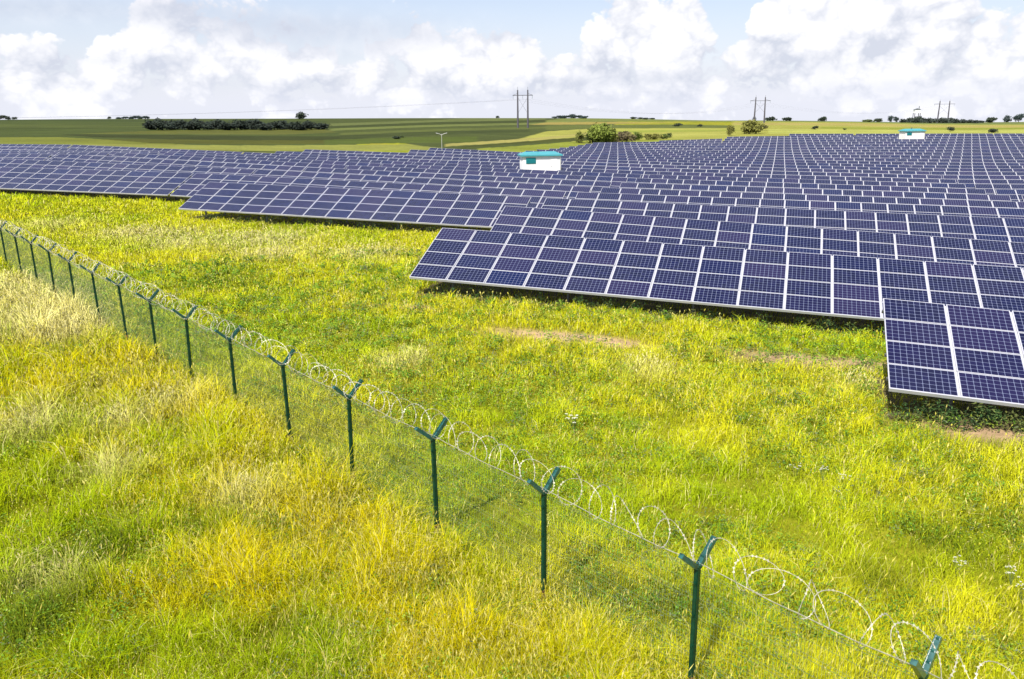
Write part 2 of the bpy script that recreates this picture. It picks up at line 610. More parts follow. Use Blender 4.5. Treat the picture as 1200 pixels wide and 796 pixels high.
fields = [
    # outline (sight lines), colour as it looks in the photograph
    ([(-700, 130), (420, 130), (420, 180), (-700, 180)], (94, 104, 56)),
    ([(-700, 148), (60, 146), (200, 149), (-200, 156)], (104, 112, 62)),
    ([(190, 153), (420, 150), (430, 154), (330, 158), (90, 157)], (120, 120, 62)),
    ([(-700, 143), (160, 141), (400, 142), (400, 144), (160, 143.2), (-700, 146)], (84, 95, 52)),
    ([(-700, 151), (120, 150), (60, 153), (-700, 155)], (88, 98, 50)),
    ([(-700, 161), (70, 161), (250, 172), (250, 180), (-700, 180)], (140, 142, 66)),
    ([(70, 157.6), (240, 159), (430, 160), (520, 166), (430, 167), (240, 165), (110, 161)], (76, 82, 42)),
    ([(110, 163), (430, 164), (600, 169), (300, 169.5), (180, 168)], (104, 104, 44)),
    ([(-200, 174), (20, 171), (120, 169), (300, 170.5), (600, 172), (600, 180), (-200, 180)], (168, 166, 92)),
    ([(400, 130), (720, 130), (720, 180), (570, 180), (500, 172), (430, 163), (372, 150)], (96, 104, 58)),
    ([(385, 145), (520, 140.5), (640, 138.5), (640, 140.5), (520, 143), (385, 148)], (128, 134, 86)),
    ([(385, 151), (520, 146), (660, 143), (660, 145), (520, 148.5), (385, 153.5)], (132, 138, 84)),
    ([(385, 148), (520, 143.2), (640, 141), (640, 143), (520, 145.8), (385, 150.5)], (82, 90, 46)),
    ([(400, 156), (520, 151), (690, 147), (690, 149), (520, 153.5), (400, 158.5)], (118, 124, 70)),
    ([(400, 159), (520, 154), (620, 152), (620, 155), (520, 158), (400, 163)], (84, 92, 50)),
    ([(380, 164), (560, 160), (560, 167), (380, 170)], (104, 116, 52)),
    ([(640, 141), (760, 138), (860, 139.5), (860, 143), (640, 143.5)], (142, 148, 88)),
    ([(640, 143.5), (700, 143), (800, 144), (700, 146), (620, 146.5)], (190, 168, 104)),
    ([(640, 147), (780, 146), (860, 147), (860, 150), (640, 152)], (124, 130, 72)),
    ([(640, 154), (700, 150.5), (870, 150), (870, 165), (700, 166), (600, 165)], (196, 190, 104)),
    ([(520, 169), (600, 163.5), (690, 155.5), (690, 158.5), (600, 167), (520, 172)], (196, 182, 118)),
    ([(540, 172), (640, 163.5), (700, 159.5), (700, 164), (600, 168.5), (540, 174)], (92, 96, 42)),
    ([(560, 174), (680, 165), (800, 163), (800, 172), (700, 180), (560, 182)], (166, 170, 74)),
    ([(860, 130), (2000, 130), (2000, 175), (860, 175)], (190, 184, 98)),
    ([(860, 136), (1000, 138), (1200, 139), (2000, 139), (2000, 144), (1000, 143.5), (860, 142)], (138, 146, 92)),
    ([(860, 144), (1000, 144.5), (2000, 145), (2000, 148), (1000, 147.5), (860, 146.5)], (204, 184, 118)),
    ([(960, 149), (1200, 149.5), (2000, 150), (2000, 152), (1200, 151.5), (960, 151)], (168, 172, 70)),
    ([(700, 153), (860, 152), (870, 153.5), (720, 155.5)], (178, 182, 88)),
    ([(640, 159), (800, 156.5), (860, 157.5), (700, 161)], (206, 198, 116)),
    ([(900, 151.5), (1200, 152), (2000, 153), (2000, 157), (900, 157)], (206, 204, 118)),
]


def far_pt(px, py):
    d = RIGHT * ((px - 600) / FPX) - UP * ((py - 398) / FPX) + FWD
    d = d / d.y
    Y = np.exp(np.linspace(math.log(60), math.log(1500), 6000))
    below = CAMZ + d.z * Y <= gz(d.x * Y, Y)
    y = Y[np.argmax(below)] if below.any() else 1400.0
    return d.x * y, y


def in_poly(x, y, poly):
    inside = np.zeros(x.shape, bool)
    n = len(poly)
    for i in range(n):
        x1, y1 = poly[i]
        x2, y2 = poly[(i + 1) % n]
        if y1 == y2:
            continue
        c = (y1 > y) != (y2 > y)
        inside ^= c & (x < (x2 - x1) * (y - y1) / (y2 - y1) + x1)
    return inside


gy = np.concatenate([[-600, -200, -80, -30, -8, 1, 4], np.exp(np.linspace(math.log(5.5), math.log(5900), 620))])
ga = np.concatenate([[-1.18, -1.1, -1.0, -0.92, -0.85], np.linspace(-0.8, 0.8, 420), [0.85, 0.92, 1.0, 1.1, 1.18]])
GA, GY = np.meshgrid(ga, gy)
GX = GA * np.maximum(np.abs(GY), 26.0) * np.where(np.abs(GY) < 26, 1.0, 1.0)
GZ = gz(GX, GY)
flat = GX.ravel(), GY.ravel()
side = fence_side(*flat)
pn = fbm(flat[0] / 7.0, flat[1] / 7.0, 3, 5)
pm = fbm(flat[0] / 1.3, flat[1] / 1.3, 11, 3)
near_a, near_b, near_c = np.array([0.18, 0.20, 0.008]), np.array([0.26, 0.23, 0.015]), np.array([0.24, 0.19, 0.01])
gcol = near_a + (near_b - near_a) * np.clip((pn - 0.35) / 0.3, 0, 1)[:, None]
gcol = np.where((side < 0)[:, None], gcol * 0.5 + near_c * 0.5, gcol) * (0.75 + 0.5 * pm)[:, None]
# worn bare soil along the service strip in front of the tables
def dirt(x, y):
    tot = 0
    for (cx, cy, ru, rn) in DIRT:
        du = (x - cx) * UX + (y - cy) * UY
        dn_ = (x - cx) * NX + (y - cy) * NY
        tot = tot + np.exp(-(du / ru) ** 2 - (dn_ / rn) ** 2)
    return tot


DIRT = []
for px, py, ru, rn in ((640, 394, 2.6, 0.6), (690, 399, 2.0, 0.55), (925, 421, 2.4, 0.7), (985, 427, 1.8, 0.6), (1165, 508, 1.8, 0.8), (330, 232, 5.0, 0.7), (1010, 430, 1.0, 0.5), (470, 360, 1.5, 0.4)):
    q = ground_at(px, py)
    DIRT.append((q.x, q.y, ru, rn))
dd = np.clip(dirt(*flat) * (0.5 + pm), 0, 1)[:, None]
gcol = gcol * (1 - dd) + np.array([0.40, 0.27, 0.155]) * dd
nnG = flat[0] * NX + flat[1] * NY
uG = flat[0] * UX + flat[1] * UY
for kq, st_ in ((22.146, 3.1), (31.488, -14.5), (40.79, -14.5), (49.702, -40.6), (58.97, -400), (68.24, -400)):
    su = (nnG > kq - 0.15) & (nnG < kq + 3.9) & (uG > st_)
    gcol[su] = np.array([0.09, 0.075, 0.035])  # deep shade under the tables put into the brown soil colour
crop = fbm(flat[0] / 90.0 + flat[1] / 60.0, flat[1] / 7.0, 81, 3)
FK = np.array([0.47, 0.50, 0.345])
for poly, c in fields:
    pw = [far_pt(*q) for q in poly]
    sel = in_poly(flat[0], flat[1], pw) & (flat[1] > 118)
    gcol[sel] = np.array(lin(c)) * FK * (0.93 if max(c) < 135 else 1.0) * (0.80 + 0.22 * pn[sel] + 0.20 * crop[sel])[:, None]
ny, nx = GX.shape
idx = np.arange(ny * nx).reshape(ny, nx)
quads = np.stack([idx[:-1, :-1], idx[:-1, 1:], idx[1:, 1:], idx[1:, :-1]], -1).reshape(-1, 4)
M_GROUND, t, b = new_mat('meadow_and_fields')
at = t.node('ShaderNodeAttribute', attribute_name='tint')
geo = t.node('ShaderNodeNewGeometry')
n1 = t.noise(geo.outputs['Position'], 1.6, 8, 0.65)
n2 = t.noise(geo.outputs['Position'], 0.05, 6, 0.6)
v = t.math('MULTIPLY', t.ramp(n1, 0.25, 0.75, 0.72, 1.28), t.ramp(n2, 0.25, 0.75, 0.86, 1.14))
sc = t.node('ShaderNodeVectorMath', operation='SCALE')
t.l.new(at.outputs['Color'], sc.inputs[0])
t.l.new(v, sc.inputs['Scale'])
t.l.new(sc.outputs[0], b.inputs['Base Color'])
b.inputs['Roughness'].default_value = 0.95
b.inputs['Specular IOR Level'].default_value = 0.1
bmp = t.node('ShaderNodeBump')
bmp.inputs['Strength'].default_value = 0.5
bmp.inputs['Distance'].default_value = 0.08
t.l.new(t.noise(geo.outputs['Position'], 9.0, 6, 0.7), bmp.inputs['Height'])
t.l.new(bmp.outputs[0], b.inputs['Normal'])
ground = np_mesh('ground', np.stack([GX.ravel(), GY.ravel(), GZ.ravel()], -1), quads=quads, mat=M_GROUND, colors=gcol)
ground.data.polygons.foreach_set('use_smooth', np.ones(len(quads), bool))
tag(ground, 'rolling meadow running out to striped crop fields at the skyline', 'ground', kind='structure')

# ------------------------------------------------------------------ solar tables
TILT = R(23.09)
CT, ST = math.cos(TILT), math.sin(TILT)
MW, MH = 1.675, 1.0
PWID, PHEI, PTH = 1.628, 0.978, 0.04
EDGE = 0.74                                     # height of the lower edge above the ground


def module(mb, x0, y0, uvs=None):
    """one framed module, its lower left corner at x0, y0"""
    x1, y1 = x0 + PWID, y0 + PHEI
    fr = 0.026
    a = [(x0, y0), (x1, y0), (x1, y1), (x0, y1)]
    i = [(x0 + fr, y0 + fr * 0.8), (x1 - fr, y0 + fr * 0.8), (x1 - fr, y1 - fr * 0.8), (x0 + fr, y1 - fr * 0.8)]
    vs_ = [(p[0], p[1], -PTH) for p in a] + [(p[0], p[1], 0) for p in a] + [(p[0], p[1], 0) for p in i] + [(p[0], p[1], -0.004) for p in i]
    fs = [(3, 2, 1, 0)]
    for q in range(4):
        r = (q + 1) % 4
        fs += [(q, r, 4 + r, 4 + q), (4 + q, 4 + r, 8 + r, 8 + q), (8 + q, 8 + r, 12 + r, 12 + q)]
    b0 = len(mb.v)
    mb.add(vs_, fs, 0)
    mb.mi[len(mb.mi) - len(fs)] = 2             # back sheet
    mb.add([vs_[12], vs_[13], vs_[14], vs_[15]], [(0, 1, 2, 3)], 1)
    return b0


def uv_modules(me, cells=(10, 6)):
    lay = me.uv_layers.new(name='UVMap')
    n_ = 0
    for p in me.polygons:
        if p.material_index == 1:
            ou, ov = (n_ // 4) * cells[0], (n_ % 4) * cells[1]
            for li, c in zip(p.loop_indices, ((0, 0), (cells[0], 0), (cells[0], cells[1]), (0, cells[1]))):
                lay.data[li].uv = (c[0] + ou, c[1] + ov)
            n_ += 1


mb = MB()
module(mb, 0, 0)
ME_MODULE = mb.mesh('solar_panel', [M_ALU, M_PV, M_BACK])
uv_modules(ME_MODULE)


def me_purlin(nc):
    q = MB()
    q.box((-0.03, -0.03, -0.085), (nc * MW - 0.02, 0.03, 0))
    return q.mesh('purlin', M_GALV)


def me_edge(nc):
    q = MB()
    q.box((0.0, -0.012, -0.10), (nc * MW - 0.06, 0.012, 0))
    return q.mesh('edge_beam', M_ALU)


mb = MB()
mb.box((-0.035, 0.03, -0.045), (0.035, 4 * MH - 0.05, 0))
ME_RAFTER = mb.mesh('rafter', M_ALU)


def leg_mesh(h):
    q = MB()
    dwn = Vector((0, -ST, -CT))
    q.bar((0, 0, 0), dwn * (h + 0.5), 0.09, 0.07, 0, (1, 0, 0))
    q.bar((0, 0, -0.02), Vector((0, 0, 0.05)), 0.13, 0.13, 0, (1, 0, 0))
    return q.mesh('leg', M_GALV)


def rise(y):
    return EDGE + y * ST


ME_LEG_F, ME_LEG_R = leg_mesh(rise(0.8) - 0.12), leg_mesh(rise(3.2) - 0.12)
ME_PUR = {}


def link(name, me, parent, loc):
    o = bpy.data.objects.new(name, me)
    COL.objects.link(o)
    o.parent = parent
    o.location = loc
    return o


def table_children(root, nc):
    if nc not in ME_PUR:
        ME_PUR[nc] = (me_purlin(nc), me_edge(nc))
    for i in range(nc):
        for j in range(4):
            pm_ = link('solar_panel', ME_MODULE, root, (i * MW + random.uniform(-.004, .004), j * MH + random.uniform(-.003, .003), random.uniform(-.004, .004)))
            pm_.rotation_euler = (random.gauss(0, 0.0035), random.gauss(0, 0.0025), 0)
    link('edge_beam', ME_PUR[nc][1], root, (0, -0.016, 0.004))
    for y in (0.5, 1.5, 2.5, 3.5):
        link('purlin', ME_PUR[nc][0], root, (0, y, -0.092))
    for i in range(1, nc):
        link('rafter', ME_RAFTER, root, (i * MW - 0.03, 0, -0.045))
    for i in range(1, nc, 3):
        link('leg', ME_LEG_F, root, (i * MW - 0.03, 0.8, -0.18))
        link('leg', ME_LEG_R, root, (i * MW - 0.03, 3.2, -0.18))


ME_FAR = {}


def far_mesh(nc):
    if nc not in ME_FAR:
        q = MB()
        for i in range(nc):
            for j in range(4):
                module(q, i * MW, j * MH)
        q.box((0, -0.03, -0.10), (nc * MW - 0.06, -0.004, 0.004), 0)
        for i in range(1, nc):
            q.box((i * MW - 0.065, 0.03, -0.09), (i * MW + 0.005, 3.95, -0.045), 0)
        dwn = Vector((0, -ST, -CT))
        for i in range(1, nc, 3):
            for y in (0.8, 3.2):
                p = Vector((i * MW - 0.03, y, -0.10))
                q.bar(p, p + dwn * (rise(y) + 0.35), 0.09, 0.07, 3, (1, 0, 0))
        me = q.mesh('solar_table', [M_ALU, M_PV, M_BACK, M_GALV])
        uv_modules(me)
        ME_FAR[nc] = me
    return ME_FAR[nc]


ROWN = [22.146, 31.488, 40.790, 49.702] + [49.702 + 9.27 * i for i in range(1, 23)]
FIT = {0: (-6.991, -0.0471, 3.11), 1: (-6.769, -0.0318, -14.473), 2: (-6.790, -0.0428, -14.494), 3: (-6.633, -0.0236, -40.579)}
BACK_U = [-300, -105, -84, -60, -50, -44, -20, 0, 60, 300]
BACK_K = [10, 10, 11, 13, 18, 22, 24, 25, 25, 25]


def visible(p):
    d = Vector(p) - Vector((0, 0, CAMZ))
    zc = d.dot(FWD)
    if zc < 1:
        return 0
    x = 600 + FPX * d.dot(RIGHT) / zc
    return x


ORD = ['first', 'second', 'third', 'fourth', 'fifth', 'sixth', 'seventh', 'eighth', 'ninth', 'tenth', 'eleventh', 'twelfth', 'thirteenth', 'fourteenth', 'fifteenth',
       'sixteenth', 'seventeenth', 'eighteenth', 'nineteenth', 'twentieth', 'twenty-first', 'twenty-second', 'twenty-third', 'twenty-fourth', 'twenty-fifth', 'twenty-sixth']
NEARK = 8
tables = []
for kk in range(26):
    Nn = ROWN[kk]
    segs = []
    if kk == 0:
        segs = [(3.11, 9), (19.93, 20)]
    elif kk in (1, 2):
        segs = [(-14.473 + 34.4 * i, 20) for i in range(3)]
    elif kk == 3:
        segs = [(-40.579, 15)] + [(-14.47 + 34.4 * i, 20) for i in range(3)]
    else:
        for i in range(-5, 9):
            u0 = -14.47 + 34.4 * i + (0.72 if i < -1 else 0.0)
            for (ua, nc) in ((u0, 10), (u0 + 16.75, 10)):
                if kk <= np.interp(ua + 8, BACK_U, BACK_K) + 0.3:
                    segs.append((ua, nc))
        # join neighbouring halves
        out = []
        for sgm in segs:
            if out and out[-1][1] == 10 and abs(out[-1][0] + 16.75 - sgm[0]) < 0.01:
                out[-1] = (out[-1][0], 20)
            else:
                out.append(sgm)
        segs = out
    row = []
    for (u0, nc) in segs:
        u1 = u0 + nc * MW
        ends = []
        for uu in (u0, u1):
            x, y = uu * UX + Nn * NX, uu * UY + Nn * NY
            xm, ym = x + 1.8 * NX, y + 1.8 * NY
            ends.append(Vector((x, y, float(gz(xm, ym)) - 0.06 + EDGE)))
        if kk in FIT:
            z0, g, uf = FIT[kk]
            if abs(u0 - uf) < 0.2:
                ends[0].z = z0 + CAMZ
                ends[1].z = ends[0].z + g * (u1 - u0)
            else:
                dz = (z0 + CAMZ + g * (u0 - uf)) - ends[0].z
                ends[0].z += dz * 0.8
                ends[1].z += dz * 0.4
        xs = [visible(e) for e in ends]
        if max(xs) < -110 or min(xs) > 1310 or ends[0].dot(Vector((0, 1, 0))) < 1 or (ends[1].y < 2):
            continue
        row.append((u0, nc, ends))
    for j, (u0, nc, ends) in enumerate(row):
        ud = (ends[1] - ends[0]).normalized()
        vd = Vector((NX * CT, NY * CT, ST))
        vd = (vd - ud * vd.dot(ud)).normalized()
        nd = ud.cross(vd)
        mat = Matrix((ud, vd, nd)).transposed().to_4x4()
        mat.translation = ends[0]
        if kk <= NEARK:
            o = empty('solar_table')
            table_children(o, nc)
        else:
            o = bpy.data.objects.new('solar_table', far_mesh(nc))
            COL.objects.link(o)
        if kk > NEARK:                  # the far tables close up end to end
            mat = mat @ Matrix.Diagonal((1.021, 1, 1, 1))
        o.matrix_world = mat
        rowtxt = ['nearest row', 'second nearest row', 'third nearest row', 'fourth nearest row'][kk] if kk < 4 else ORD[kk] + ' row from the grass strip'
        if len(row) == 1:
            which = 'the one in view in the ' + rowtxt
        elif j == 0:
            which = 'leftmost in view in the ' + rowtxt
        elif j == len(row) - 1:
            which = 'rightmost in view in the ' + rowtxt
        else:
            which = ORD[j] + ' from left in the ' + rowtxt
        lead = 'tilted blue solar table, ' if kk <= NEARK else 'far blue solar table, '
        if kk == 0 and j == 0:
            lead, which = '', 'tilted blue solar table cut by the right frame edge, nearest the fence'
        if kk == 1 and j == 0:
            lead, which = '', 'long solar table with its whole left end and bottom edge over the grass'
        tag(o, lead + which, 'solar table', 'rows of blue solar tables')
        tables.append((kk, u0, nc, o))

# ------------------------------------------------------------------ transformer kiosks among the rows
def kiosk(px, Y, width, wall_h, roof_h, depth, label, base_drop=0.0, rz=0.14):
    x = (px - 600) / FPX * (Y * 0.963 + 2.4)
    o = empty('transformer_kiosk', (x, Y, float(gz(x, Y)) - base_drop), rz)
    tag(o, label, 'kiosk', 'white kiosks with teal roofs')
    hw, hd = width / 2, depth / 2
    q = MB(); q.box((-hw - 0.05, -hd - 0.05, -1.6), (hw + 0.05, hd + 0.05, 0.35)); q.build('plinth', M_PLINTH, o)
    q = MB(); q.box((-hw, -hd, 0.352), (hw, hd, wall_h)); q.build('wall', M_WHITE, o)
    q = MB()
    ov = 0.28
    rb, rt = wall_h + 0.003, wall_h + roof_h
    q.box((-hw - ov, -hd - ov, rb), (hw + ov, hd + ov, rb + 0.18))
    v_ = [(-hw - ov, -hd - ov, rb + 0.182), (hw + ov, -hd - ov, rb + 0.182), (hw + ov, hd + ov, rb + 0.182), (-hw - ov, hd + ov, rb + 0.182),
          (-hw + 0.5, 0.0, rt), (hw - 0.5, 0.0, rt)]
    q.add(v_, [(0, 1, 5, 4), (1, 2, 5), (2, 3, 4, 5), (3, 0, 4), (0, 3, 2, 1)])
    rf = q.build('roof', M_TEAL, o)
    q = MB(); q.tube([(-0.25, 0, rt - 0.1), (-0.25, 0, rt + 0.22)], 0.10, 8); q.box((-0.42, -0.17, rt + 0.2), (-0.08, 0.17, rt + 0.27)); q.build('roof_vent', M_LAMPH, rf)
    # louvred window on the left of the front wall
    q = MB()
    lx0, lx1, lz0, lz1 = -hw + 0.45, -hw + 1.75, wall_h - 0.95, wall_h - 0.18
    q.box((lx0, -hd - 0.05, lz0), (lx1, -hd - 0.003, lz1))
    for i in range(7):
        z = lz0 + 0.06 + i * (lz1 - lz0 - 0.1) / 6.5
        q.box((lx0 + 0.05, -hd - 0.085, z), (lx1 - 0.05, -hd - 0.052, z + 0.05))
    q.build('louvre', M_TEALD, o)
    q = MB(); q.box((hw - 1.25, -hd - 0.03, 0.42), (hw - 0.4, -hd - 0.003, wall_h - 0.25)); dr = q.build('door', M_WHITE, o)
    q = MB(); q.box((hw - 1.17, -hd - 0.07, wall_h * 0.5), (hw - 1.12, -hd - 0.032, wall_h * 0.5 + 0.14)); q.build('handle', M_LAMPH, dr)
    q = MB(); q.tube([(hw + 0.06, -hd - 0.06, wall_h), (hw + 0.06, -hd - 0.06, 0.2)], 0.05, 8); q.build('downpipe', M_LAMP, o)
    return o


kiosk(634.5, 112.5, 5.0, 2.85, 0.54, 2.5, 'white kiosk with teal roof and louvre among the solar rows, the larger one', -1.0)
kiosk(1070, 214.0, 5.2, 2.7, 0.62, 2.6, 'small distant white kiosk with pale teal roof at the far edge of the rows', -1.05)


# ------------------------------------------------------------------ power line: three portal pylons with cables
def pylon_pts(px, ytop, ybase, Y, half):
    d = RIGHT * ((px - 600) / FPX) - UP * ((ytop - 398) / FPX) + FWD
    d = d / d.y
    x = d.x * Y
    top = CAMZ + d.z * Y
    return Vector((x, Y, float(gz(x, Y)))), top - float(gz(x, Y))


def pylon(px, ytop, Y, spread, label, lean=0.0, rz=0.0):
    base, h = pylon_pts(px, ytop, 0, Y, spread)
    o = empty('power_pylon', base, rz)
    tag(o, label, 'pylon', 'portal pylons on the skyline')
    hs = spread / 2
    tops = []
    th = max(0.20, 0.20 + Y * 0.00055)
    for sx in (-1, 1):
        q = MB()
        q.tube([(sx * hs, 0, -0.6), (sx * (hs - lean), 0, h)], [th * 1.15, th * 0.7], 8)
        q.build('pole', M_CONC, o)
        q = MB(); q.bar((sx * (hs - lean), 0, h), (sx * (hs - lean), 0, h + 1.4), 0.12, 0.12); q.build('lightning_spike', M_STEEL, o)
    za = h * 0.86
    q = MB()
    q.bar((-hs * 2.0, 0, za), (hs * 2.0, 0, za), 0.22, 0.3)
    q.bar((-hs * 2.0, 0, za), (-hs, 0, za + 0.9), 0.12, 0.12)
    q.bar((hs * 2.0, 0, za), (hs, 0, za + 0.9), 0.12, 0.12)
    q.build('crossarm', M_STEEL, o)
    q = MB()
    q.bar((-hs + 0.1, 0.1, za * 0.93), (hs - 0.1, 0.1, za * 0.45), 0.09, 0.09)
    q.bar((hs - 0.1, -0.1, za * 0.93), (-hs + 0.1, -0.1, za * 0.45), 0.09, 0.09)
    q.build('cross_brace', M_STEEL, o)
    for ix in (-1.9, 0.0, 1.9):
        q = MB()
        for kz in range(8):
            q.tube([(ix * hs, 0, za - 0.2 - kz * 0.2), (ix * hs, 0, za - 0.3 - kz * 0.2)], 0.13, 7)
        q.tube([(ix * hs, 0, za), (ix * hs, 0, za - 1.9)], 0.035, 5)
        q.build('insulator', M_GLASSI, o)
        tops.append(base + Matrix.Rotation(rz, 3, 'Z') @ Vector((ix * hs, 0, za - 1.9)))
    return tops


pa = pylon(612.5, 105.5, 420, 4.9, 'nearest portal pylon, two dark poles on the skyline above the larger kiosk')
pb = pylon(891.5, 114.0, 640, 7.6, 'middle portal pylon with two leaning poles behind the roadside bushes', 0.3)
pc = pylon(1107.5, 118.5, 860, 10.5, 'farthest portal pylon, faint grey poles above the right tree belt', 0.4)


def cable(a, b, sag, label):
    pts = []
    for i in range(41):
        tt = i / 40
        p = a.lerp(b, tt)
        p.z -= sag * 4 * tt * (1 - tt)
        pts.append(p)
    q = MB(); q.tube(pts, 0.013, 4)
    o = q.build('power_cable', M_STEEL)
    tag(o, label, 'cable', 'cables of the power line')


for i, (nm) in enumerate(('left', 'middle', 'right')):
    cable(pa[i], pb[i], 7.0, nm + ' conductor cable sagging between nearest and middle pylons')
    cable(pb[i], pc[i], 7.0, nm + ' conductor cable sagging between middle and farthest pylons')
    far_left = Vector((pa[i].x - 640, pa[i].y - 60, pa[i].z + 6))
    cable(pa[i], far_left, 9.0, nm + ' conductor cable running left from nearest pylon across the sky')

# water tower on the right skyline
bx = ground_at(1077, 146)
Yt = 880.0
xt = (1077 - 600) / FPX * Yt * 0.966
zt = float(gz(xt, Yt)) - 2.4
o = empty('water_tower', (xt, Yt, zt))
tag(o, 'pale square tower on legs rising behind the right tree belt', 'tower')
for sx in (-1, 1):
    for sy in (-1, 1):
        q = MB(); q.bar((sx * 3.0, sy * 2.0, -0.5), (sx * 2.7, sy * 1.8, 11.8), 0.5, 0.5); q.build('leg', M_CONC, o)
q = MB(); q.box((-3.1, -2.2, 11.81), (3.1, 2.2, 12.3)); q.box((-2.9, -2.0, 12.303), (2.9, 2.0, 15.2)); q.build('tank', M_WHITE, o)
q = MB()
q.add([(-3.3, -2.4, 15.203), (3.3, -2.4, 15.203), (3.3, 2.4, 15.203), (-3.3, 2.4, 15.203), (0, 0, 16.6)], [(0, 1, 4), (1, 2, 4), (2, 3, 4), (3, 0, 4), (3, 2, 1, 0)])
q.bar((1.8, 0, 15.6), (1.8, 0, 18.6), 0.5, 0.5)
q.build('roof', M_LAMPH, o)

# twin-armed lamp post beyond the far edge of the rows
Yl = 160.0
xl = (520.3 - 600) / FPX * (Yl * 0.963 + 2.4)
o = empty('lamp_post', (xl, Yl, float(gz(xl, Yl))))
tag(o, 'slender pale lamp post with two arms standing before the striped hillside', 'lamp post', 'site lamp posts')
hl = 5.2
q = MB(); q.tube([(0, 0, -0.3), (0, 0, hl)], [0.075, 0.05], 10); q.build('pole', M_LAMP, o)
for sx in (-1, 1):
    q = MB(); q.tube([(0, 0, hl - 0.25), (sx * 0.35, 0, hl - 0.02), (sx * 0.6, 0, hl + 0.04)], 0.05, 8); q.build('arm', M_LAMP, o)
    q = MB(); q.bar((sx * 0.55, 0, hl + 0.05), (sx * 1.05, 0, hl + 0.16), 0.24, 0.12); q.build('lamp_head', M_LAMP, o)

# street lamp whose head reaches into the left of the frame
Ys = 62.0
xs = (-26 - 600) / FPX * (Ys * 0.963 + 1.2)
zs = float(gz(xs, Ys))
o = empty('lamp_post', (xs, Ys, zs))
tag(o, 'dark lamp head on an arm reaching in at the left frame edge', 'lamp post', 'site lamp posts')
d = RIGHT * ((4 - 600) / FPX) - UP * ((116.5 - 398) / FPX) + FWD
hz = CAMZ + (d / d.y).z * Ys - zs
q = MB(); q.tube([(0, 0, -0.4), (0, 0, hz - 0.5)], [0.12, 0.08], 10); q.build('pole', M_LAMPH, o)
q = MB(); q.tube([(0, 0, hz - 0.52), (0.12, 0, hz - 0.28), (0.5, 0, hz - 0.14), (1.45, 0, hz - 0.04)], 0.045, 8); q.build('arm', M_LAMPH, o)
q = MB(); q.bar((1.4, 0, hz - 0.03), (2.35, 0, hz + 0.06), 0.28, 0.11, 0, (0, 0, 1), 0.8); q.build('lamp_head', M_LAMPH, o)

# ------------------------------------------------------------------ trees and bushes
def crown_arrays(h, wd, cb, n, leaf, col, seed, clumps=14, squash=1.0, ragged=0.35):
    """leaf quads spread through an uneven crown of many clumps"""
    r = np.random.default_rng(seed)
    ch = h * (1 - cb)
    cen = []
    while len(cen) < clumps:
        p = r.uniform(-1, 1, 3)
        if np.linalg.norm(p) < 1:
            cen.append(p)
    cen = np.array(cen)
    cen = cen * np.array([wd * 0.33, wd * 0.33, ch * 0.33]) + np.array([0, 0, h * cb + ch * (0.47 if cb > 0.04 else 0.40)])
    rad = r.uniform(0.24, 0.42, clumps)
    which = r.integers(0, clumps, n)
    d = r.normal(size=(n, 3))
    d /= np.linalg.norm(d, axis=1)[:, None]
    rr = r.random(n) ** (1 / 2.2)
    pos = cen[which] + d * (rr * rad[which])[:, None] * np.array([wd * 0.72, wd * 0.72, ch * 0.62]) * (1 + ragged * r.normal(size=(n, 1)) * 0.35)
    pos[:, 2] = np.where(pos[:, 2] < 0.03 * h, 0.02 * h + r.random(n) * 0.18 * h, pos[:, 2])
    a = r.normal(size=(n, 3)); a /= np.linalg.norm(a, axis=1)[:, None]
    bq = np.cross(a, r.normal(size=(n, 3))); bq /= np.linalg.norm(bq, axis=1)[:, None]
    s = leaf * r.uniform(0.6, 1.4, n)[:, None]
    v = np.stack([pos - a * s, pos + bq * s * 0.55, pos + a * s, pos - bq * s * 0.55], 1).reshape(-1, 3)
    q = np.arange(n * 4).reshape(n, 4)
    cl = np.array(col) * (0.75 + 0.5 * r.random(clumps))[which][:, None] * (0.8 + 0.4 * r.random(n))[:, None]
    return v, q, np.repeat(cl, 4, 0)


def tree(base, h, wd, label, col, seed, cb=0.22, n=900, leaf=None, cat='tree', name='broadleaf_tree', group=None, stems=1, clumps=14):
    o = empty(name, base)
    tag(o, label, cat, group)
    leaf = leaf or max(0.10, wd * 0.055)
    v, q, c = crown_arrays(h, wd, cb, n, leaf, col, seed, clumps)
    cr = np_mesh('crown', v, quads=q, mat=M_LEAF, colors=c)
    cr.parent = o
    r = random.Random(seed)
    mb_ = MB()
    for s_ in range(stems):
        off = Vector((r.uniform(-.12, .12), r.uniform(-.12, .12), 0)) * wd * (stems > 1)
        mid = off * 1.5 + Vector((r.uniform(-.03, .03) * wd, r.uniform(-.03, .03) * wd, h * max(cb, .2)))
        r0 = max(0.03, h * 0.03 / stems ** .5)
        mb_.tube([off - Vector((0, 0, 0.3)), off + Vector((0, 0, h * 0.08)), mid], [r0 * 1.3, r0, r0 * 0.75], 7)
        for q_ in range(5):
            an = r.uniform(0, 6.28)
            e = mid + Vector((math.cos(an) * wd * .28, math.sin(an) * wd * .28, h * r.uniform(.2, .5)))
            m2 = mid.lerp(e, 0.5) + Vector((0, 0, h * 0.05))
            mb_.tube([mid, m2, e], [r0 * .6, r0 * .4, r0 * .15], 5)
    mb_.build('trunk', M_BARK, o)
    return o


DARK = (0.040, 0.056, 0.034)
MIDG = (0.075, 0.105, 0.030)
OLIVE = (0.20, 0.20, 0.045)
BROWN = (0.17, 0.14, 0.075)
HAZE_BLUE = (0.045, 0.068, 0.062)  # distance haze put into the leaf colour of far skyline trees

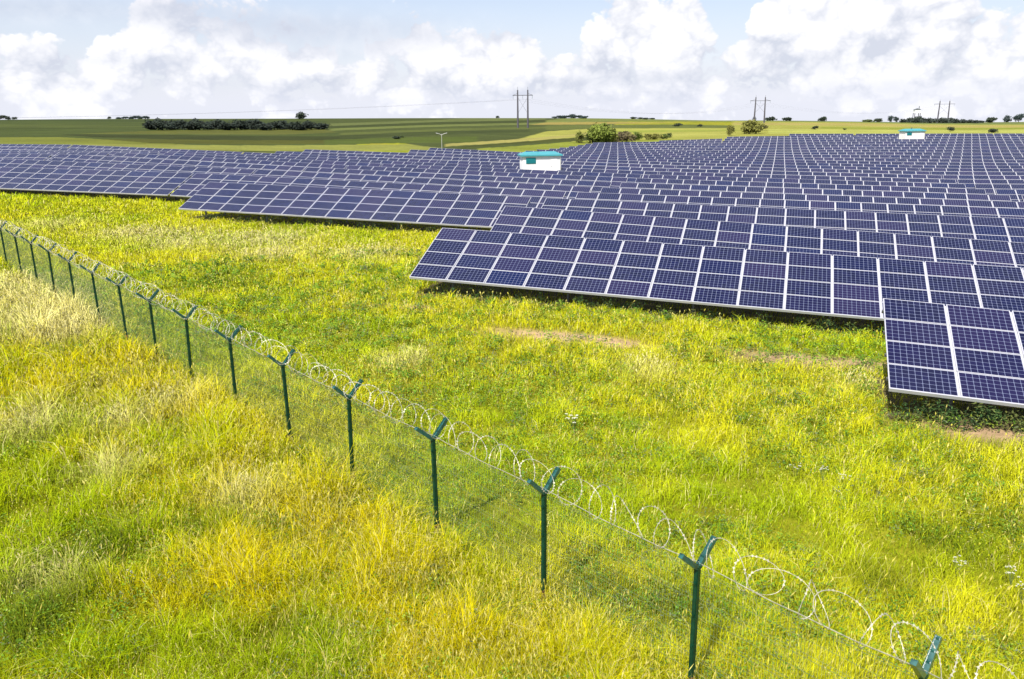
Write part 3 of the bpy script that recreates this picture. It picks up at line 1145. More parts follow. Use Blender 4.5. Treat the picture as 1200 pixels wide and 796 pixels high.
# the dark belt at the foot of the left hillside: variants copied along the belt
belt_label = 'dark dense tree shoulder to shoulder in the long belt below the left skyline'
protos = []
pxs = np.linspace(180, 376, 19)
for i, px in enumerate(pxs):
    yb = 152.3 + 0.6 * math.sin(i * 1.7)
    p = ground_at(px, yb)
    toph = 6.2 if px < 215 else (5.0 if px < 300 else 4.7)
    toph *= 0.62 + 0.42 * random.random()
    if i < 4:
        t_ = tree(p, 5.4, 6.4, belt_label, (0.032, 0.045, 0.032), 50 + i, 0.0, 900, 0.42, group='dark tree belt on the left', clumps=18)
        protos.append(t_)
    else:
        t_ = copy_tree(protos[i % 4])
        t_.location = p
        t_.rotation_euler = (0, 0, random.uniform(0, 6.28))
    t_.scale = (1.3, 1.3, toph / 4.7)

def sky_base(px, dist, sink=0.0):
    x = (px - 600) / FPX * (dist * 0.963 + 4)
    return Vector((x, dist, float(gz(x, dist)) - sink))


def px2m(pxl, dist):
    return pxl * dist / FPX


# single and grouped trees on the skyline: pixel column, distance, height px, width px, colour, label
far_trees = [
    (357, 640, 9.5, 15, DARK, 'lone round dark tree standing on the left skyline above the tree belt'),
    (3, 690, 7, 16, DARK, 'dark skyline tree at the far left frame edge'),
    (14, 690, 5, 8, DARK, 'small dark skyline tree just right of the far left one'),
    (22, 690, 3.5, 7, DARK, 'low dark skyline bush third from the left frame edge'),
    (132, 690, 3, 6, DARK, 'tiny isolated skyline bush left of the bluish skyline thicket'),
    (465, 300, 4.2, 10, DARK, 'dark bush on the striped slope left of the slim lamp post'),
    (586, 690, 3, 6, DARK, 'tiny lone tree on the skyline left of the nearest pylon'),
    (886, 690, 6.5, 5, HAZE_BLUE, 'small dark upright tree at the foot of the middle pylon'),
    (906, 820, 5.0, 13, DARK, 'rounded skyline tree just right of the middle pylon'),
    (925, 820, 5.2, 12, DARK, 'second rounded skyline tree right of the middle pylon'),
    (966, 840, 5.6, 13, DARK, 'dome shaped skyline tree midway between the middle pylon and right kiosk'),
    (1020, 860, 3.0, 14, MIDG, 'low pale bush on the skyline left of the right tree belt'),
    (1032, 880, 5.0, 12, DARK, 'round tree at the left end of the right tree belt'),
    (1046, 960, 8.5, 9, HAZE_BLUE, 'tall bluish tree of the pair left of the water tower'),
    (1053, 960, 7.5, 8, HAZE_BLUE, 'shorter bluish tree of the pair left of the water tower'),
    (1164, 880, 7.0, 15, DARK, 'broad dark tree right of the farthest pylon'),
    (1183, 940, 9.0, 11, HAZE_BLUE, 'bluish tall tree second from the right frame edge on the skyline'),
    (1197, 940, 11.0, 14, HAZE_BLUE, 'tallest bluish tree on the skyline at the right frame edge'),
]
for i, (px, dist, hp, wp, colr, lab) in enumerate(far_trees):
    if dist < 500:
        b_ = ground_at(px, 163)
        dist = b_.y
    else:
        b_ = sky_base(px, dist)
    tree(b_, px2m(hp, dist), px2m(wp, dist), lab, colr, 200 + i, 0.02, 520, px2m(wp, dist) * 0.065, 'bush' if 'bush' in lab else 'tree', 'field_bush' if 'bush' in lab else 'broadleaf_tree')

# thickets: rows of alike trees on the skyline
def thicket(xs, dist, hs, wp, colr, label, group, seed):
    pr = []
    for i, (px, hp) in enumerate(zip(xs, hs)):
        dd_ = dist * (1 + 0.02 * math.sin(i * 2.3))
        b_ = sky_base(px, dd_)
        if i < 2:
            t_ = tree(b_, px2m(5, dd_), px2m(wp, dd_), label, colr, seed + i, 0.0, 520, px2m(wp, dd_) * 0.07, group=group)
            pr.append(t_)
        else:
            t_ = copy_tree(pr[i % 2])
            t_.location = b_
            t_.rotation_euler = (0, 0, i * 1.9)
        t_.scale = (1, 1, hp / 5)


thicket([144, 151, 157, 163, 169, 175], 680, [2.6, 3.2, 3.8, 4.2, 4.5, 4], 9, HAZE_BLUE, 'bluish tree of the low thicket on the skyline left of the dark belt', 'left skyline thicket', 300)
thicket([652, 659, 666, 673, 680, 687], 690, [2.6, 3.6, 4.6, 5.4, 4.8, 3.2], 10, HAZE_BLUE, 'bluish tree of the low wood on the skyline right of the nearest pylon', 'centre skyline wood', 310)
thicket([744, 752, 759, 766], 690, [3.0, 2.2, 2.4, 1.8], 9, DARK, 'tiny tree of the thin thicket on the skyline above the green field bushes', 'thin skyline thicket', 320)
thicket([1062, 1068, 1074, 1080, 1086, 1093, 1099, 1105, 1111, 1118, 1124, 1131, 1138, 1146, 1153], 850, [5.0, 6.5, 8.2, 8.4, 7.0, 6.6, 6.2, 7.0, 6.8, 7.0, 6.2, 5.2, 4.8, 4.0, 3.6], 11, (0.048, 0.064, 0.050),
        'dark tree of the belt on the right skyline under the farthest pylon', 'right tree belt', 330)

# bushes along the far edge of the rows and out in the yellow field
bushes = [
    (679, 167.5, 17, 16, (0.17, 0.19, 0.04), 'small olive bush just left of the big green tree by the solar rows', 700),
    (704, 168.5, 27, 32, (0.19, 0.24, 0.040), 'biggest green tree by the far edge of the solar rows', 2600),
    (693, 168, 19, 16, (0.09, 0.13, 0.030), 'dark green sapling leaning against the big green tree', 800),
    (713, 168.5, 22, 24, (0.22, 0.24, 0.045), 'yellow-green bushy tree against the right side of the big green tree', 1500),
    (722, 167.5, 18, 26, BROWN, 'brownish bare bush right of the big green tree', 900),
    (735, 167, 15, 22, (0.18, 0.155, 0.07), 'second brownish bush right of the big green tree', 700),
    (746, 164.5, 12, 16, (0.15, 0.20, 0.035), 'round bright green bush right of the brownish bushes', 600),
    (759, 164, 8, 17, OLIVE, 'low olive bush fourth from the right in the bush line', 500),
    (769, 163.5, 8, 15, OLIVE, 'low olive bush third from the right in the bush line', 500),
    (777, 163, 7, 14, (0.14, 0.18, 0.04), 'low green bush second from the right in the bush line', 500),
    (783, 161.5, 7, 9, MIDG, 'dark little bush at the right end of the bush line', 500),
    (855, 159, 17, 13, OLIVE, 'slim yellowish olive bush at the corner of the far rows', 700),
    (880, 157, 18, 26, OLIVE, 'broad yellowish olive bush under the middle pylon', 1500),
    (893, 153, 9, 14, (0.10, 0.095, 0.03), 'small brown olive bush right of the broad one', 500),
    (795, 148.5, 4.5, 12, DARK, 'dark low bush in the yellow field left of centre gap', 300),
    (820, 148.8, 3.6, 9, DARK, 'smaller dark low bush in the yellow field', 250),
    (955, 152, 6, 9.5, DARK, 'round dark bush in the field behind the rows, left of right kiosk', 350),
    (990, 152.5, 2.6, 6, MIDG, 'tiny green bush in the field behind the rows', 200),
    (1114, 154.5, 7.5, 11, DARK, 'round dark bush just right of the small distant kiosk', 400),
    (1164, 155.8, 7, 12, DARK, 'round dark bush near the right frame edge behind the rows', 400),
    (472, 161.5, 3.2, 9, MIDG, 'low green bush beside the dark one on the striped slope', 250),
]
for i, (px, yb, hp, wp, colr, lab, n_) in enumerate(bushes):
    b_ = ground_at(px, yb)
    dist = b_.y
    tree(b_, px2m(hp, dist), px2m(wp, dist), lab, colr, 400 + i, 0.02, int(n_ * 1.5), max(0.10, px2m(wp, dist) * 0.05), 'tree' if 'tree' in lab.split('just')[0] and n_ > 2000 else 'bush',
         'field_tree' if n_ > 2000 else 'field_bush', stems=4, clumps=26 if n_ > 1000 else 12)

# ------------------------------------------------------------------ the wire fence with razor coils
fence = empty('wire_fence', fence_pt(8) - Vector((0, 0, 2.0)))
tag(fence, 'green mesh fence with forked posts and razor wire coils crossing the meadow', 'fence')
FROOT = fence.location.copy()
RZ = math.atan2(FPERP.y, FPERP.x)
PH = 2.0
mb = MB()
for (a_, b_) in (((-0.036, -0.036), (0.036, 0.036)),):
    mb.box((a_[0], a_[1], -PH - 0.5), (b_[0], b_[1], -0.02))
mb.box((-0.042, -0.042, -0.022), (0.042, 0.042, 0.012))
for z in (-0.25, -0.75, -1.25, -1.75):
    mb.box((-0.05, -0.02, z - 0.02), (-0.0365, 0.02, z + 0.02))
    mb.box((0.0365, -0.02, z - 0.02), (0.05, 0.02, z + 0.02))
ME_POST = mb.mesh('post', M_GREEN)
bm_ = bmesh.new(); bm_.from_mesh(ME_POST)
bmesh.ops.bevel(bm_, geom=[e for e in bm_.edges if e.calc_length() > 1.0], offset=0.008, segments=2, affect='EDGES')
bm_.to_mesh(ME_POST); bm_.free()


def arm_mesh(sx):
    q = MB()
    a_, e_ = Vector((sx * 0.03, 0, 0.0)), Vector((sx * 0.355, 0, 0.315))
    q.bar(a_, e_, 0.074, 0.056, 0, (sx * -0.7, 0, 0.7), 0.92)
    # upturned lips of the pressed channel
    for sy in (-1, 1):
        q.bar(a_ + Vector((-sx * 0.022, sy * 0.033, 0.022)), e_ + Vector((-sx * 0.022, sy * 0.030, 0.022)), 0.008, 0.022, 0, (sx * -0.7, 0, 0.7))
    for tt in (0.3, 0.6, 0.93):
        c_ = a_.lerp(e_, tt) + Vector((-sx * 0.022, 0, 0.022))
        q.box(c_ - Vector((0.012, 0.02, 0.008)), c_ + Vector((0.012, 0.02, 0.012)))
    return q.mesh('arm', M_ARM)


ME_ARM = {1: arm_mesh(1), -1: arm_mesh(-1)}
mb = MB(); mb.box((-0.0375, -0.0375, -PH + 0.02), (0.0375, 0.0375, -PH + 0.24)); ME_FOOT = mb.mesh('post_foot', M_RUST)
I0, I1 = -2, 18
for i in range(I0, I1 + 1):
    p = fence_pt(i)
    o = link('post', ME_POST, fence, p - FROOT)
    o.rotation_euler = (R(random.uniform(-1.2, 1.2)), R(random.uniform(-1.2, 1.2)), RZ + R(random.uniform(-4, 4)))
    for sx in (-1, 1):
        a_ = link('arm', ME_ARM[sx], o, (0, 0, 0))
        a_.rotation_euler = (0, R(random.uniform(-3, 3)), 0)
    link('post_foot', ME_FOOT, o, (0, 0, 0))

mb = MB()
SP = 3.0
def prism(q, a, b, r):
    q.tube([a, b], r, 3, 0, False)
for j in range(59):
    x = 0.05 + j * 0.05
    prism(mb, (x, 0, -1.98), (x, 0, -0.04), 0.0024)
for z in (-0.06, -0.1, -0.3, -0.5, -0.56, -0.76, -0.96, -1.02, -1.22, -1.42, -1.48, -1.68, -1.88, -1.94):
    prism(mb, (0.03, 0.006, z), (SP - 0.03, 0.006, z), 0.0030)
ME_WIREMESH = mb.mesh('mesh_panel', M_MESH)
for i in range(I0, I1):
    a_, b_ = fence_pt(i), fence_pt(i + 1)
    xd = (b_ - a_); L = xd.length; xd.normalize()
    yd = Vector((0, 0, 1)).cross(xd).normalized()
    zd = xd.cross(yd)
    o = link('mesh_panel', ME_WIREMESH, fence, (0, 0, 0))
    mm = Matrix((xd * (L / SP), yd, zd)).transposed().to_4x4()
    mm.translation = a_ - FROOT + FPERP * 0.045
    o.matrix_local = mm

# coils: an irregular helix lying in the fork of the arms, clipped loop to loop
rc = random.Random(5)
STEP = 40
turns = 7
jit = [(rc.uniform(0.19, 0.28), rc.uniform(-0.06, 0.06), rc.uniform(-0.04, 0.03), rc.uniform(-0.20, 0.20), rc.uniform(-0.65, 0.65)) for _ in range((I1 - I0 + 2) * turns)]


def coil_pt(s):
    """s in turns from the start of the fence"""
    k0 = int(math.floor(s)); f_ = s - k0
    f2 = f_ * f_ * (3 - 2 * f_)
    J0, J1 = jit[k0 % len(jit)], jit[(k0 + 1) % len(jit)]
    r_, oy, oz, ox, tl = [J0[q] * (1 - f2) + J1[q] * f2 for q in range(5)]
    along = (s + 0.16 * math.sin(2 * math.pi * s * 0.5)) / turns + I0
    ii = along
    p = fence_pt(ii)
    ph = 2 * math.pi * s
    lx = FDIR * (ox * 0.6 + tl * 0.32 * math.cos(ph) + 0.10 * math.sin(ph))
    return p + lx + FPERP * (oy + r_ * math.cos(ph)) + Vector((0, 0, 0.265 + oz + r_ * 0.96 * math.sin(ph)))


for i in range(I0, I1):
    s0 = (i - I0) * turns
    q = MB()
    n_ = turns * STEP
    pts = [coil_pt(s0 + kq / STEP) - FROOT for kq in range(n_ + 1)]
    q.tube(pts, 0.0040, 4, 0, False)
    for kq in range(2, n_, 3):          # barbs: little pointed blades along the wire
        c_, d_ = pts[kq], (pts[min(kq + 1, n_)] - pts[kq - 1]).normalized()
        sd = d_.cross(Vector((rc.uniform(-1, 1), rc.uniform(-1, 1), rc.uniform(-1, 1)))).normalized()
        q.add([c_ - d_ * 0.034 + sd * 0.020, c_ - d_ * 0.008, c_ + d_ * 0.034 + sd * 0.020, c_ + d_ * 0.034 - sd * 0.020, c_ + d_ * 0.008, c_ - d_ * 0.034 - sd * 0.020],
              [(0, 1, 5), (1, 4, 5, 1)[:3], (1, 2, 4), (2, 3, 4)])
    q.build('razor_coil', M_WIRE, fence)
    a_, b_ = fence_pt(i) - FROOT, fence_pt(i + 1) - FROOT
    q = MB()
    for (dx_, dz_, r_) in ((0.048, 0.030, 0.0040), (0.030, 0.052, 0.0024)):
        pts = []
        for kq in range(9):
            tt = kq / 8
            pts.append(a_.lerp(b_, tt) + FPERP * dx_ + Vector((0, 0, dz_ - 0.05 * 4 * tt * (1 - tt) + 0.008 * math.sin(kq * 2.1 + i))))
        q.tube(pts, r_, 5, 0, False)
    q.build('tension_wire', M_WIRE, fence)

# ------------------------------------------------------------------ white umbel flowers standing out of the grass
def flower_mesh(seed):
    r = random.Random(seed)
    st, fl = MB(), MB()
    for s_ in range(r.randint(6, 10)):
        an, rr = r.uniform(0, 6.28), r.uniform(0.05, 0.28)
        h = r.uniform(0.55, 0.85)
        e = Vector((math.cos(an) * rr, math.sin(an) * rr, h))
        st.tube([(0, 0, 0), (e.x * 0.4, e.y * 0.4, h * 0.6), e], [0.008, 0.006, 0.004], 5)
        R_ = r.uniform(0.03, 0.07)
        for u_ in range(16):
            a2, r2 = r.uniform(0, 6.28), R_ * math.sqrt(r.random())
            c_ = e + Vector((math.cos(a2) * r2, math.sin(a2) * r2, 0.035 - 2.2 * r2 * r2 + r.uniform(-.006, .006)))
            st.tube([e - Vector((0, 0, 0.02)), c_], 0.002, 3, 0, False)
            pr = r.uniform(0.008, 0.014)
            ring = [c_ + Vector((math.cos(k_ * 1.047) * pr, math.sin(k_ * 1.047) * pr, 0.006 * (k_ % 2))) for k_ in range(6)]
            fl.add(ring + [c_ + Vector((0, 0, 0.012))], [(k_, (k_ + 1) % 6, 6) for k_ in range(6)])
    return st.mesh('stem', M_STEM), fl.mesh('umbel', M_PETAL)


for i, (px, py, sc_, lab) in enumerate([
        (673, 500, 2.0, 'biggest white umbel flower clump in the grass right of the fence middle'),
        (932, 552, 1.0, 'white umbel clump in the meadow between table and right fence posts'),
        (963, 556, 0.9, 'white flower clump just right of another in the middle of the right meadow'),
        (988, 566, 0.95, 'white flower clump lowest of three in the middle of the right meadow'),
        (1120, 668, 1.0, 'white flower clump in the lower right meadow left of the frame edge pair'),
        (1184, 682, 1.0, 'white flower clump at the lower right frame edge'),
        (1196, 697, 0.9, 'white flower clump cut by the lower right frame edge'),
        (556, 735, 0.8, 'small white flower in the tall yellow grass before the fence'),
        (157, 683, 0.7, 'pale flower in the tall grass at lower left')]):
    p = ground_at(px, py + 11)
    o = empty('white_wildflower', p, i * 1.3)
    tag(o, lab, 'wildflower', 'white wildflowers')
    a_, b_ = flower_mesh(90 + i)
    link('stem', a_, o, (0, 0, 0)); link('umbel', b_, o, (0, 0, 0))
    o.scale = (sc_ * 0.5, sc_ * 0.5, 0.5 if sc_ < 1.5 else 0.7)

# ------------------------------------------------------------------ grass: real blades, fewer and broader with distance
def spots(lst):
    out = []
    for px, py, r_ in lst:
        q = ground_at(px, py)
        out.append((q.x, q.y, r_))
    return out


def field_of(x, y, sp):
    t_ = np.zeros(x.shape)
    for cx, cy, r_ in sp:
        t_ = t_ + np.exp(-(((x - cx) ** 2 + (y - cy) ** 2) / r_ ** 2))
    return t_


STRAW = spots([(30, 352, 2.3), (62, 378, 1.8), (88, 395, 1.5), (20, 338, 2.0), (50, 362, 2.2), (75, 388, 1.4), (45, 385, 1.2), (190, 278, 2.6), (205, 290, 1.5), (305, 283, 3.2), (320, 300, 2.0), (25, 510, 1.0), (140, 505, 0.7), (430, 300, 2.0), (760, 436, 0.9),
               (1015, 455, 0.9), (290, 590, 0.6), (200, 480, 0.7), (150, 275, 2.0), (470, 430, 0.9), (60, 265, 2.5), (60, 690, .5), (130, 560, 0.7)])
DKGRN = spots([(15, 745, 0.8), (60, 735, 0.5), (110, 650, 0.6), (330, 745, 0.4), (245, 625, 0.5), (1085, 490, 1.1), (1150, 500, 1.2), (1190, 505, 1.2), (1100, 640, 0.8), (790, 720, 0.7), (1030, 690, 0.6), (260, 330, 1.6), (1170, 620, .7), (700, 700, .6)])
GREEN = spots([(60, 640, 1.7), (120, 720, 1.6), (220, 760, 1.3), (20, 560, 1.6), (330, 770, 1.0), (180, 630, 1.2), (420, 770, .8), (30, 700, 1.2), (460, 740, .7), (560, 690, .8)])
GOLD = spots([(150, 430, 3.0), (90, 450, 2.5), (300, 520, 2.4), (420, 660, 1.6), (500, 700, 1.4), (250, 700, 1.3), (600, 760, 1.0), (360, 610, 1.6)])


def blades(n, rmin, rmax, kind, seed):
    r = np.random.default_rng(seed)
    # radial density falls so the picture keeps an even texture
    uu = r.random(n)
    e = 0.42
    rr = (rmin ** e + uu * (rmax ** e - rmin ** e)) ** (1 / e)
    th = r.uniform(-0.86, 0.86, n)
    x, y = rr * np.sin(th), rr * np.cos(th)
    s = fence_side(x, y)
    big = fbm(x / 5.5, y / 5.5, 21, 4)
    mid = fbm(x / 1.5, y / 1.5, 31, 3)
    fine = r.random(n)
    clump = np.clip((fbm(x / 0.62, y / 0.62, 61, 3) - 0.5) * 1.35 + 0.5, 0.02, 1)
    stw, dkg, gld = field_of(x, y, STRAW), field_of(x, y, DKGRN), field_of(x, y, GOLD)
    gld = np.clip(gld - 0.8 * field_of(x, y, GREEN), -1, 1)
    bare = dirt(x, y)
    keep = r.random(n) > np.clip(bare * 1.6 * (0.4 + clump), 0, 0.96)
    nn_ = x * NX + y * NY
    uq = x * UX + y * UY
    # under and between the tables the grass is mown and mostly hidden
    cutrow = np.zeros(n, bool)
    for kq in range(0, 8):
        starts = {0: 3.1, 1: -14.5, 2: -14.5, 3: -40.6}.get(kq, -400)
        cutrow |= (nn_ > ROWN[kq] + 0.25) & (nn_ < ROWN[kq] + 3.9) & (uq > starts)
    fringe = np.zeros(n, bool)
    for kq in range(0, 5):
        starts = {0: 3.1, 1: -14.5, 2: -14.5, 3: -40.6}.get(kq, -400)
        fringe |= (nn_ > ROWN[kq] - 0.35) & (nn_ < ROWN[kq] + 0.3) & (uq > starts)
    keep &= ~(fringe & (r.random(n) < 0.45))
    keep &= ~(cutrow & (r.random(n) < 0.75))
    keep &= ~((nn_ > ROWN[4] + 2) & (uq > -400) & (y > 40) & (r.random(n) < 0.7))
    out = s < 0
    if kind == 'blade':
        h = np.where(out, 0.44, 0.26) * (0.10 + 0.5 * big + 1.75 * clump ** 1.6) * r.uniform(0.5, 1.4, n)
        h *= 1 + 0.35 * np.clip(stw, 0, 1) + 0.25 * np.clip(gld, 0, 1) * out
        h = np.where(cutrow, np.minimum(h, 0.2), h)
        h = np.where(fringe, h * 0.6, h)
        h *= np.where((~out) & (s < 1.2), 1.15, 1.0)
        wdt = np.maximum(0.0045, 0.00055 * rr) * r.uniform(0.6, 1.5, n)
    else:
        want = np.clip((big - 0.42) * 3, 0, 1) * np.where(out, 0.9, 0.28) + np.clip(stw, 0, 1) + np.clip(gld, 0, 1) * 0.5 * out
        keep &= r.random(n) < np.clip(want, 0.03, 1)
        keep &= ~cutrow
        h = np.where(out, 0.62, 0.42) * r.uniform(0.6, 1.35, n)
        wdt = np.maximum(0.0035, 0.0004 * rr)
    x, y, h, wdt, s, big, mid, fine, stw, dkg, gld, out, rr, cutrow, clump = [q[keep] for q in (x, y, h, wdt, s, big, mid, fine, stw, dkg, gld, out, rr, cutrow, clump)]
    n = len(x)
    z = gz(x, y) - 0.02
    wind = np.stack([0.35 + 0.5 * (vnoise(x / 3, y / 3, 41) - 0.5), -0.10 + 0.8 * (vnoise(x / 3, y / 3, 42) - 0.5)], -1)
    an = r.uniform(0, 2 * np.pi, n)
    lean = wind * 0.22 + np.stack([np.cos(an), np.sin(an)], -1) * r.uniform(0.1, 1.25, n)[:, None]
    lean *= h[:, None]
    if kind == 'blade':
        lime = np.array([0.500, 0.535, 0.012]); grn = np.array([0.280, 0.375, 0.006]); straw = np.array([0.74, 0.67, 0.26]); gold = np.array([0.60, 0.515, 0.004])
        ylw = np.array([0.58, 0.53, 0.014]); dk = np.array([0.075, 0.125, 0.008])
        q = np.clip((mid * 0.6 + big * 0.4 - 0.36) / 0.26 + (fine - 0.5) * 0.9, 0, 1)[:, None]
        ci = grn + (lime - grn) * q
        qy = np.clip((big - 0.45) / 0.2 + (r.random(n) - 0.5) * 0.9, 0, 1)[:, None]
        ci = ci + (ylw - ci) * qy * 0.6
        qo = np.clip((big * 0.5 + mid * 0.5 - 0.38) / 0.24 + (fine - 0.5) * 1.0 + np.minimum(gld, 0) * 0.75, 0, 1)[:, None]
        co = np.array([0.30, 0.395, 0.004]) * (1 - qo) + gold * qo
        blend = np.clip((s + 0.9) / 1.4 + (r.random(n) - 0.5) * 0.8, 0, 1)[:, None]
        c = co * (1 - blend) + ci * blend
        g_ = np.clip(gld, 0, 1)[:, None] * 0.7 * out[:, None] * (0.4 + 0.6 * r.random((n, 1)))
        c = c * (1 - g_ * 0.32) + np.array([0.61, 0.47, 0.004]) * g_ * 0.32
        sm = np.clip(stw * (0.35 + 1.0 * clump) * r.uniform(0.1, 1.1, n) * np.where(out, 1.0, 0.75), 0, 0.95)[:, None]
        c = c * (1 - sm) + straw * sm
        rs = (r.random(n) < 0.06)[:, None]
        c = np.where(rs, straw * 0.85, c)
        dm = np.clip(dkg * r.uniform(0.3, 1.3, n), 0, 0.95)[:, None]
        c = c * (1 - dm) + dk * dm
        tuft = np.clip((0.40 - clump) / 0.12, 0, 1)[:, None] * (r.random((n, 1)) < 0.7)
        c = c * (1 - tuft * 0.75) + np.array([0.19, 0.265, 0.006]) * tuft * 0.75
        c = c * (0.58 + 0.80 * r.random(n) ** 1.3 + 0.42 * clump)[:, None]
        face = r.uniform(0, np.pi, n)
        ax = np.stack([np.cos(face), np.sin(face), np.zeros(n)], -1)
        b0 = np.stack([x, y, z], -1)
        pm_ = b0 + np.stack([lean[:, 0] * 0.3, lean[:, 1] * 0.3, h * 0.58], -1)
        pt = b0 + np.stack([lean[:, 0], lean[:, 1], h * np.clip(1.0 - 0.25 * (lean ** 2).sum(1) / h ** 2, 0.6, 1)], -1)
        hw = (wdt / 2)[:, None]
        V = np.stack([b0 - ax * hw, b0 + ax * hw, pm_ + ax * hw * 0.85, pm_ - ax * hw * 0.85, pt], 1).reshape(-1, 3)
        base = np.arange(n) * 5
        Q = np.stack([base, base + 1, base + 2, base + 3], -1)
        T = np.stack([base + 3, base + 2, base + 4], -1)
        C = np.repeat(c, 5, 0)
        return V, Q, T, C
    # seed stalks: thin stem and a loose pale panicle
    pale = np.array([0.72, 0.66, 0.30]); gold = np.array([0.62, 0.55, 0.06])
    mixq = np.clip(stw * 1.2 + r.random(n) * 0.6, 0, 1)[:, None]
    c = (gold * (1 - mixq) + pale * mixq) * r.uniform(0.75, 1.2, n)[:, None]
    face = r.uniform(0, np.pi, n)
    ax = np.stack([np.cos(face), np.sin(face), np.zeros(n)], -1)
    ay = np.stack([-np.sin(face), np.cos(face), np.zeros(n)], -1)
    b0 = np.stack([x, y, z], -1)
    l3 = np.stack([lean[:, 0] * 0.7, lean[:, 1] * 0.7, h], -1)
    hw = (wdt / 2)[:, None]
    hl = (0.05 + 0.07 * r.random(n))[:, None]
    up = l3 / np.linalg.norm(l3, axis=1)[:, None]
    top = b0 + l3
    V = [b0 - ax * hw * 0.5, b0 + ax * hw * 0.5, top - up * hl + ax * hw * 0.5, top - up * hl - ax * hw * 0.5]
    hd = np.maximum(0.007, 0.00065 * rr)[:, None] * r.uniform(0.7, 1.5, n)[:, None]
    for a_ in (ax, ay):
        V += [top - up * hl * 1.1, top - up * hl * 0.5 + a_ * hd, top + up * hl * 0.15, top - up * hl * 0.45 - a_ * hd]
    V = np.stack(V, 1).reshape(-1, 3)
    base = np.arange(n) * 12
    Q = np.concatenate([np.stack([base + o_, base + o_ + 1, base + o_ + 2, base + o_ + 3], -1) for o_ in (0, 4, 8)])
    C = np.repeat(c, 12, 0)
    return V, Q, np.zeros((0, 3), int), C


def florets(n, rmin, rmax, seed):
    r = np.random.default_rng(seed)
    e = 0.42
    rr = (rmin ** e + r.random(n) * (rmax ** e - rmin ** e)) ** (1 / e)
    th = r.uniform(-0.86, 0.86, n)
    x, y = rr * np.sin(th), rr * np.cos(th)
    nn_ = x * NX + y * NY
    uq = x * UX + y * UY
    clump = np.clip((fbm(x / 0.62, y / 0.62, 61, 3) - 0.5) * 1.35 + 0.5, 0.02, 1)
    spot = fbm(x / 1.1, y / 1.1, 91, 3)
    ok = (r.random(n) < np.clip((spot - 0.30) * 2.6, 0.05, 1)) & (r.random(n) > np.clip(dirt(x, y) * 1.6, 0, 0.97))
    for kq, st_ in ((0, 3.1), (1, -14.5), (2, -14.5), (3, -40.6), (4, -400), (5, -400), (6, -400)):
        ok &= ~((nn_ > ROWN[kq] - 0.3) & (nn_ < ROWN[kq] + 4) & (uq > st_))
    x, y, rr, clump = x[ok], y[ok], rr[ok], clump[ok]
    n = len(x)
    s_ = fence_side(x, y)
    out = s_ < 0
    h = np.where(out, 0.40, 0.24) * (0.25 + 1.4 * clump) * r.uniform(0.45, 1.25, n)
    P = np.stack([x, y, gz(x, y) + h], -1)
    a_ = r.normal(size=(n, 3)); a_ /= np.linalg.norm(a_, axis=1)[:, None]
    b_ = np.cross(a_, r.normal(size=(n, 3))); b_ /= np.linalg.norm(b_, axis=1)[:, None]
    sz = (np.maximum(0.010, 0.00085 * rr) * r.uniform(0.5, 1.5, n))[:, None]
    V = np.stack([P - a_ * sz, P + b_ * sz * 0.55, P + a_ * sz, P - b_ * sz * 0.55], 1).reshape(-1, 3)
    pal = np.array([[0.62, 0.60, 0.10], [0.50, 0.52, 0.012], [0.26, 0.33, 0.008], [0.66, 0.58, 0.20], [0.40, 0.34, 0.02], [0.16, 0.22, 0.01]])
    pick = r.choice(6, n, p=[0.18, 0.30, 0.22, 0.12, 0.08, 0.10])
    C = np.repeat(pal[pick] * r.uniform(0.75, 1.25, n)[:, None], 4, 0)
    return V, np.arange(n * 4).reshape(-1, 4), C


Vf, Qf, Cf = florets(430000, 5.5, 75.0, 15)
NB, NSD = 1230000, 124000
Vb, Qb, Tb, Cb = blades(NB, 5.5, 94.0, 'blade', 3)
Vs, Qs, Ts, Cs = blades(NSD, 5.5, 62.0, 'seed', 4)
off_ = len(Vb)
grass = np_mesh('meadow_grass', np.concatenate([Vb, Vs, Vf]), quads=np.concatenate([Qb, Qs + off_, Qf + off_ + len(Vs)]), tris=Tb, mat=M_GRASS, colors=np.concatenate([Cb, Cs, Cf]))
tag(grass, 'tall wild meadow grass, golden before the fence and lime green behind it', 'grass', kind='stuff')

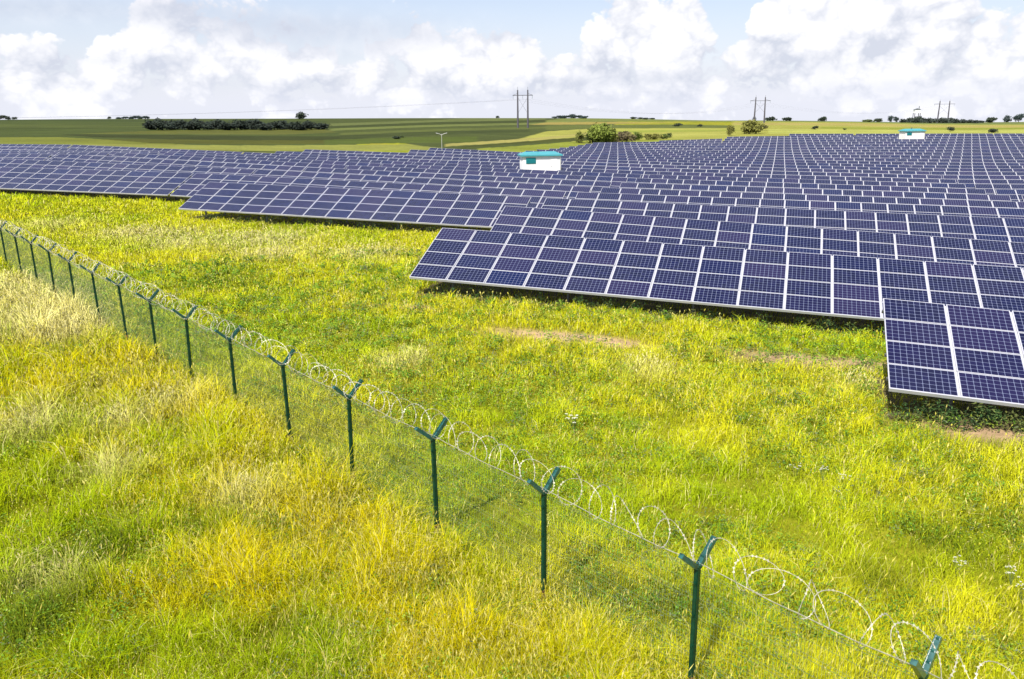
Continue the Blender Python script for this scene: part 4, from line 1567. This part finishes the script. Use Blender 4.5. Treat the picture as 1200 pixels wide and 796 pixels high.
# broad-leaved weeds in the shade under the lower edges of the nearest tables
def leafy(n, seed, rmin=7.0, rmax=46.0):
    """broad-leaved herbs scattered through the sward"""
    r = np.random.default_rng(seed)
    e = 0.5
    rr = (rmin ** e + r.random(n) * (rmax ** e - rmin ** e)) ** (1 / e)
    th = r.uniform(-0.86, 0.86, n)
    x, y = rr * np.sin(th), rr * np.cos(th)
    s_ = fence_side(x, y)
    ok = (r.random(n) < np.where(s_ > -0.5, 0.9, 0.5)) & (fbm(x / 2.2, y / 2.2, 71, 3) > 0.40)
    nn_ = x * NX + y * NY
    uq = x * UX + y * UY
    for kq, st_ in ((0, 3.1), (1, -14.5), (2, -14.5), (3, -40.6)):
        ok &= ~((nn_ > ROWN[kq] - 0.3) & (nn_ < ROWN[kq] + 4) & (uq > st_))
    x, y, rr = x[ok], y[ok], rr[ok]
    n = len(x)
    L = 16
    hh = r.uniform(0.12, 0.42, n)
    col = np.array([0.10, 0.20, 0.02]) * r.uniform(0.7, 1.7, n)[:, None] + (r.random((n, 1)) < 0.3) * np.array([0.18, 0.16, 0.02])
    col = np.where(r.random((n, 1)) < 0.12, np.array([0.16, 0.20, 0.10]), col)
    P = np.stack([x, y, gz(x, y)], -1)[:, None, :] + np.concatenate([r.normal(0, 0.09, (n, L, 2)), (hh[:, None] * r.random((n, L)) ** 0.6)[:, :, None]], 2)
    P = P.reshape(-1, 3)
    m_ = len(P)
    a_ = r.normal(size=(m_, 3)); a_[:, 2] *= 0.5; a_ /= np.linalg.norm(a_, axis=1)[:, None]
    b_ = np.cross(a_, r.normal(size=(m_, 3)) * 0.3 + np.array([0, 0, 1.0])); b_ /= np.linalg.norm(b_, axis=1)[:, None]
    sz = (np.maximum(0.028, 0.0016 * np.repeat(rr, L)) * r.uniform(0.6, 1.4, m_))[:, None]
    V = np.stack([P - a_ * sz, P + b_ * sz * 0.42, P + a_ * sz, P - b_ * sz * 0.42], 1).reshape(-1, 3)
    C = np.repeat(np.repeat(col, L, 0) * r.uniform(0.75, 1.3, m_)[:, None], 4, 0)
    return V, np.arange(m_ * 4).reshape(-1, 4), C


Vl, Ql, Cl = leafy(30000, 8)
herbs = np_mesh('meadow_herbs', Vl, quads=Ql, mat=M_GRASS, colors=Cl)
tag(herbs, 'low broad-leaved green weeds scattered through the meadow grass', 'weeds', kind='stuff')

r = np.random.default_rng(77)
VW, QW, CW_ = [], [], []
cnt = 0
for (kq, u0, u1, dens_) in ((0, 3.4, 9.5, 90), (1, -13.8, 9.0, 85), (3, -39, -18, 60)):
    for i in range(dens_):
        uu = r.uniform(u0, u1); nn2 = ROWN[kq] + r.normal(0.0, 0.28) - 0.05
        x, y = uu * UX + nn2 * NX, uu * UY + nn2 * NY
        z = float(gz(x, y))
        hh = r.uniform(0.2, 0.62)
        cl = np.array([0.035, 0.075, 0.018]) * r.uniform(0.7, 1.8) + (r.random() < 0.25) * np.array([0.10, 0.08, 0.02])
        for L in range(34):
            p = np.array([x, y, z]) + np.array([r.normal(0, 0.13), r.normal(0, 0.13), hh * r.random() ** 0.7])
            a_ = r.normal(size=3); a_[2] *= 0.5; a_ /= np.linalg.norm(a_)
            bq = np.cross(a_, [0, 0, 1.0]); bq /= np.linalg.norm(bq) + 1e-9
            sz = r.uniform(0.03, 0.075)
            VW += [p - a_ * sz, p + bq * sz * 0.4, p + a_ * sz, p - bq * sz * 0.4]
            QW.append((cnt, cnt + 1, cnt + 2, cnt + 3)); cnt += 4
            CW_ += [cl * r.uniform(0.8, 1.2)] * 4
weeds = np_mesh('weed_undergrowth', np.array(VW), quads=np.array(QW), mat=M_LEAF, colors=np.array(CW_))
tag(weeds, 'dark leafy weeds growing under the lower edges of the front solar tables', 'weeds', kind='stuff')
